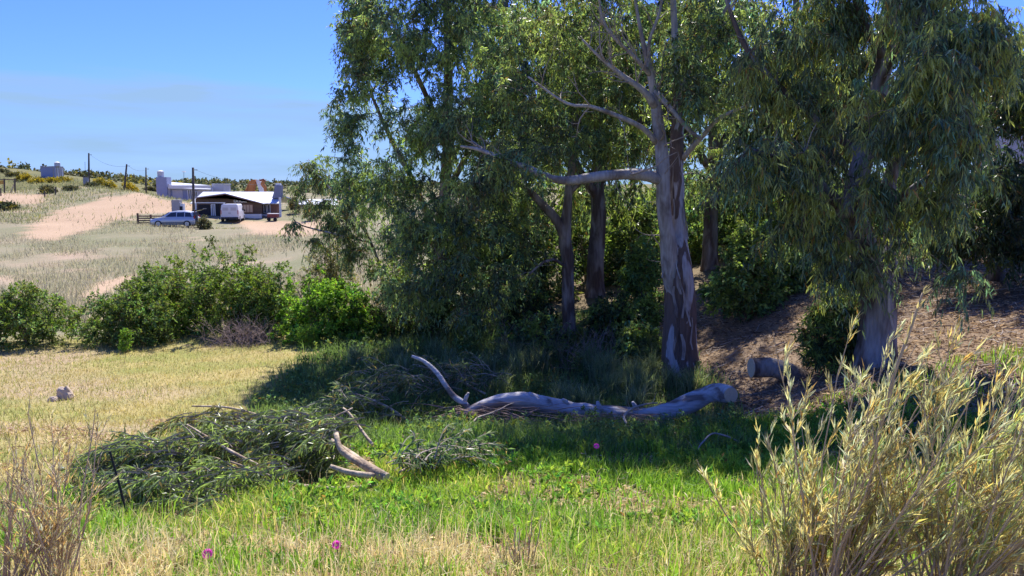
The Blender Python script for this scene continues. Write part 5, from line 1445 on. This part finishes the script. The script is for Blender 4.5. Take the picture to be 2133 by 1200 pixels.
# leafy weeds in the shade: broad small leaves
P, px, py = scatter(rng, 9000, 11, 23, 1.0)
k = in_poly(px, py, SHADE) & (vnoise(P[:, :2], .9, 48, 2) > .47); P = P[k]; P[:, 2] += rng.uniform(.03, .3, len(P))
wd_ = spray_leaves(P, rng, r=.11, ntw=2, nlf=7, L=.075, W=.03, droop=.2, base=(.15, .23, .09), var=.3, young=.1, hang=.1, spread=.7, up=.6, twigs=False).build('shade_weeds', M_soft)
kind(wd_, 'stuff'); tag(wd_, 'leafy weeds carpeting the shade around the fallen trunk', 'weeds')
P, px, py = scatter(rng, 7000, 5.5, 12, 1.0)
k = (vnoise(P[:, :2], 1.3, 49, 2) > .5) & (px > 560) & (py < 1130); P = P[k]; P[:, 2] += rng.uniform(.03, .12, len(P))
wd_ = spray_leaves(P, rng, r=.09, ntw=2, nlf=6, L=.085, W=.03, droop=.1, base=(.19, .34, .06), var=.3, young=.2, ycol=(.34, .46, .08), hang=-.2, spread=.6, up=.8, twigs=False).build('lush_weeds', M_soft)
kind(wd_, 'stuff'); tag(wd_, 'broad leaved lush weeds among the bright green grass', 'weeds')
# field behind the bushes
P, px, py = scatter(rng, 150000, 26, 80, 6, power=1.5)
sand = np.zeros(len(P), bool)
for S_ in POLY_SAND:
    sand |= in_poly(px + rng.normal(0, 7, len(P)), py + rng.normal(0, 3, len(P)), S_)
sand &= rng.uniform(0, 1, len(P)) > .03
k = (px < 860) & ~sand & (vnoise(P[:, :2], .18, 31, 3) < .60 + rng.normal(0, .04, len(P))) & ~((px > 410) & (py < 490))
P = P[k]
grass('field_grass', 'silvery dry dune grass covering the field behind the bushes', P, rng.uniform(.2, .55, len(P)) * (.5 + vnoise(P[:, :2], .35, 50, 2)), rng.uniform(.02, .045, len(P)), rng, [(.38, .34, .25), (.32, .31, .21), (.47, .41, .32), (.24, .26, .13)], [.3, .3, .25, .15], M_dry, .35, seg2=False)
P, px, py = scatter(rng, 60000, 76, 135, 6)
sand = np.zeros(len(P), bool)
for S_ in POLY_SAND:
    sand |= in_poly(px + rng.normal(0, 8, len(P)), py + rng.normal(0, 3, len(P)), S_)
sand &= rng.uniform(0, 1, len(P)) > .025 + .12 * (vnoise(P[:, :2], .25, 59, 2) > .6)
k = (px < 760) & ~sand & ~((px > 405) & (px < 600) & (py > 425) & (py < 475) & (rng.uniform(0, 1, len(P)) < .9)); P = P[k]
grass('dune_grass', 'grey green dune grass on the slopes around the bare sand', P, rng.uniform(.25, .6, len(P)) * np.where((P[:, 0] > -40) & (P[:, 1] < 95), .4, 1), rng.uniform(.05, .11, len(P)), rng, [(.30, .30, .17), (.22, .25, .12), (.40, .36, .20), (.36, .33, .10)], [.35, .3, .2, .15], M_dry, .35, seg2=False)
# fallen leaves on the slope
P, px, py = scatter(rng, 150000, 9, 30, 2.5)
k = (in_poly(px + rng.normal(0, 20, len(P)), py + rng.normal(0, 12, len(P)), POLY_LITTER)); P = P[k]
P[:, 2] += rng.uniform(.003, .05, len(P))
n = len(P)
D = np.stack([rng.normal(size=n), rng.normal(size=n), rng.normal(size=n) * .28], 1)
V, F = leaf_geo(P, D, rng.uniform(.05, .13, n) * np.where(rng.uniform(0, 1, n) < .12, 2.4, 1), rng.uniform(.012, .034, n), rng)
c = np.array([(.32, .225, .15), (.21, .14, .095), (.48, .37, .27), (.14, .095, .07)])[rng.integers(0, 4, n)] * np.clip(rng.normal(1, .25, (n, 1)), .4, 1.7)
lt = mesh_np('leaf_litter', V, [F], M_dry, None, False, np.repeat(c, 4, 0))
kind(lt, 'stuff'); tag(lt, 'brown fallen gum leaves and bark on the slope', 'leaf litter')
P, px, py = scatter(rng, 34000, 4.0, 13, 1.5)
k = vnoise(P[:, :2], 1.6, 41, 2) < .48; P = P[k]; P[:, 2] += rng.uniform(.01, .07, len(P)); n = len(P)
V, F = leaf_geo(P, np.stack([rng.normal(size=n), rng.normal(size=n), rng.normal(size=n) * .3], 1), rng.uniform(.05, .11, n), rng.uniform(.015, .03, n), rng)
c = np.array([(.50, .37, .24), (.62, .50, .36), (.34, .22, .14)])[rng.integers(0, 3, n)] * np.clip(rng.normal(1, .25, (n, 1)), .4, 1.6)
lt = mesh_np('fallen_leaves', V, [F], M_dry, None, False, np.repeat(c, 4, 0))
kind(lt, 'stuff'); tag(lt, 'dry fallen leaves showing between the foreground grass', 'leaf litter')
mb = MB()
P, px, py = scatter(rng, 16000, 10, 26, 2)
k = in_poly(px, py, POLY_LITTER) & (vnoise(P[:, :2], .8, 58, 2) > .42); P = P[k][:1300]
for p in P:
    v = unit(np.array((rng.normal(), rng.normal(), rng.normal() * .1))); l = rng.uniform(.15, .5) * (3 if rng.uniform() < .12 else 1)
    q = p + v * np.linspace(0, l, 4)[:, None] + rng.normal(size=(4, 3)) * .02; q[:, 2] = gz(q[:, 0], q[:, 1]) + rng.uniform(.01, .07)
    mb.tube(q, rng.uniform(.004, .01), 3, caps=False)
tl = mb.build('twig_litter', M_dtwig); kind(tl, 'stuff'); tag(tl, 'dead twigs strewn over the leafy slope', 'twigs')

# magenta flowers
M_pet = leafmat('petal', .5, .5, .2, (1.2, 1.0, 1.2))
def flower(label, px, py, w_px, seed):
    g = ground_at(px, py + 48); d = g[1]; rng = rng_of(seed); r = w_px / F_PX * d / 2
    root = thing('magenta_flower', label, 'flower', g, 0, 'magenta flowers in the grass')
    c = at(px, py, d)
    MB().tube(np.array([g - (0, 0, .02), (g + c) / 2 + (.01, 0, 0), c]), .004, 5).build('stem', pbr('flower_stem_%d' % seed, (.14, .2, .06), .7, .2, 5), root)
    nax = unit(np.array((.1, -.75, .8))); a1 = unit(np.cross(nax, (1, 0, 0))); a2 = np.cross(nax, a1)
    mb = MB()
    for ring in range(2):
        for k in range(16):
            a = (k + ring * .5) / 16 * 2 * pi
            dr = a1 * cos(a) + a2 * sin(a); sd = -a1 * sin(a) + a2 * cos(a)
            b = c + nax * .002 * ring; e = b + dr * r * (1 - .18 * ring) + nax * r * (.25 + .3 * ring); m_ = b + dr * r * .6 + nax * r * .1
            V = np.array([b, m_ + sd * r * .13, e, m_ - sd * r * .13])
            mb.add(V, np.array([[0, 1, 2, 3]]), np.full((4, 3), (.85, .12, .60)) * rng.uniform(.8, 1.15))
    mb.build('petals', M_pet, root)
    disc(MB(), c, nax, r * .22, 10, r * .15).build('centre', pbr('flower_centre_%d' % seed, (.7, .6, .2), .7, .1, 5), root)
flower('large magenta flower in the dry grass at the bottom left', 433, 1155, 28, 1)
flower('smaller magenta flower in the grass right of the large one', 701, 1136, 24, 2)
flower('small magenta flower in the shade before the fallen trunk', 1242, 930, 15, 3)

# wiry foreground bushes
M_olive = leafmat('olive_leaf', .55, .55, .3, (1.2, 1.15, .9))
M_ostem = pbr('wiry_stem', (.42, .33, .22), .85, .25, 12)
def wiry_bush(label, px, d, top_py, spread, seed, nst=46, lean=.25, leafy=1.0, col=(.56, .56, .27), stemcol=None, L=.11, W=.0095, nbr=9, name='wiry_bush', h_low=.35):
    rng = rng_of(seed)
    c = at(px, 1200, d); c[2] = gz(c[0], c[1])
    H = at(px, top_py, d)[2] - c[2]
    root = thing(name, label, 'bush', c)
    sm = MB(); lm = MB(); LP = []; LD = []; LT = []
    for i in range(nst):
        b = c + np.array((rng.normal() * .07 * spread, rng.normal() * .07 * spread, -.02)); b[2] = gz(b[0], b[1]) - .02
        v = unit(np.array((rng.normal() * .34 * spread + lean * .45, rng.normal() * .30 * spread, 1)))
        l = H * rng.uniform(h_low, 1.05); n = 9; q = [b]
        for s in range(n):
            v = unit(v + rng.normal(size=3) * .07 + np.array((lean * .05, 0, .02))); q.append(q[-1] + v * l / n)
        st_t = np.array((1.0, 1.0, 1.0)) * rng.normal(1, .12) * np.array([(1, 1, 1), (.8, .95, .75), (1.08, .95, .85), (.95, .95, 1.15)])[rng.integers(4)]
        q = np.array(q); sm.tube(q, np.linspace(.0075, .002, n + 1) * (.6 + .5 * l / H), 5, caps=False)
        for k in range(nbr):
            t_ = rng.uniform(.3, 1.0); p = np.array([np.interp(t_ * n, np.arange(n + 1), q[:, a]) for a in range(3)])
            tv = unit(q[min(n, int(t_ * n) + 1)] - q[max(0, int(t_ * n) - 1)])
            w = unit(tv + rng.normal(size=3) * .38 + np.array((lean * .3, 0, .1))); bl = rng.uniform(.08, .26) * H / 1.4; m = 4; r_ = [p]
            for s in range(m):
                w = unit(w + rng.normal(size=3) * .09 + np.array((0, 0, .07))); r_.append(r_[-1] + w * bl / m)
            r_ = np.array(r_); sm.tube(r_, np.linspace(.0028, .0012, m + 1), 3, caps=False)
            nl = max(1, int(rng.poisson(15 * leafy)))
            tt = rng.uniform(.1, 1, nl)
            LT.append(np.repeat(st_t[None], nl, 0))
            LP.append(np.stack([np.interp(tt * m, np.arange(m + 1), r_[:, a]) for a in range(3)], 1))
            LD.append(unit(w + rng.normal(size=(nl, 3)) * .20 + np.array((.05, 0, .10))))
    LP = np.concatenate(LP); LD = np.concatenate(LD); n = len(LP)
    V, F = leaf_geo(LP, LD, L * rng.uniform(.45, 1.15, n), W * rng.uniform(.6, 1.2, n), rng)
    cc = np.array(col) * np.concatenate(LT) * np.clip(rng.normal(1, .25, (n, 1)), .5, 1.6) * (1 + np.array((.12, 0, -.15)) * rng.normal(size=(n, 1)))
    q = rng.uniform(0, 1, n); cc[q < .05] = (.62, .58, .50); cc[(q > .05) & (q < .11)] = (.45, .28, .10)
    lm.add(V, F, np.repeat(np.clip(cc, .02, .85), 4, 0))
    kind(sm.build('stems', stemcol or M_ostem, root, smooth=True), 'stuff')
    lm.build('foliage', M_olive, root)
    return root
wiry_bush('pale olive wiry bush leaning right in the foreground', 1740, 4.3, 690, .95, 941, 52, .5)
wiry_bush('pale olive wiry bush in the bottom right corner', 1965, 4.0, 740, .95, 942, 50, .5)
wiry_bush('low wiry olive bush cut by the right edge', 2110, 4.5, 740, .95, 943, 44, .35)
wiry_bush('thin sprawling olive bush left of the leaning wiry bush', 1660, 4.6, 900, 1.0, 944, 36, .05, h_low=.3)
M_rstem = pbr('reddish_stem', (.50, .38, .27), .85, .25, 12)
wiry_bush('dry reddish stemmed weed clump at the bottom left corner', 120, 4.6, 870, .75, 951, 30, .05, .6, (.56, .49, .28), M_rstem, L=.07, W=.007, nbr=10, name='dry_weed')
wiry_bush('dry thin weed clump cut by the left edge', 10, 4.4, 930, .8, 952, 26, .15, .5, (.48, .42, .24), M_rstem, L=.07, W=.007, nbr=7, name='dry_weed')
wiry_bush('small dry weed tuft in the bottom middle', 1080, 5.0, 1085, .6, 953, 18, .0, .4, (.46, .40, .22), M_rstem, L=.05, W=.005, nbr=5, name='dry_weed')
# one long stalk rising above the leaning bush
rng = rng_of(960)
P, R = px_tube([(1790, 1180, 4.3, 4), (1820, 960, 4.25, 4), (1860, 790, 4.2, 3.5), (1895, 690, 4.2, 3), (1922, 610, 4.2, 2)], .03)
P[0, 2] = gz(P[0, 0], P[0, 1])
root = thing('tall_stalk', 'single tall pale stalk rising above the leaning wiry bush', 'stalk', P[0])
MB().tube(P, R, 6, True).build('stem', M_ostem, root, smooth=True)
k = 26; B = P[-1] + (P[-14] - P[-1]) * rng.uniform(0, 1, (k, 1)) ** 1.5
V, F = leaf_geo(B, unit(P[-1] - P[-5]) + rng.normal(size=(k, 3)) * .35, rng.uniform(.04, .10, k), rng.uniform(.008, .014, k), rng)
m = MB(); m.add(V, F, np.full((len(V), 3), (.50, .44, .22))); m.build('leaves', M_olive, root)
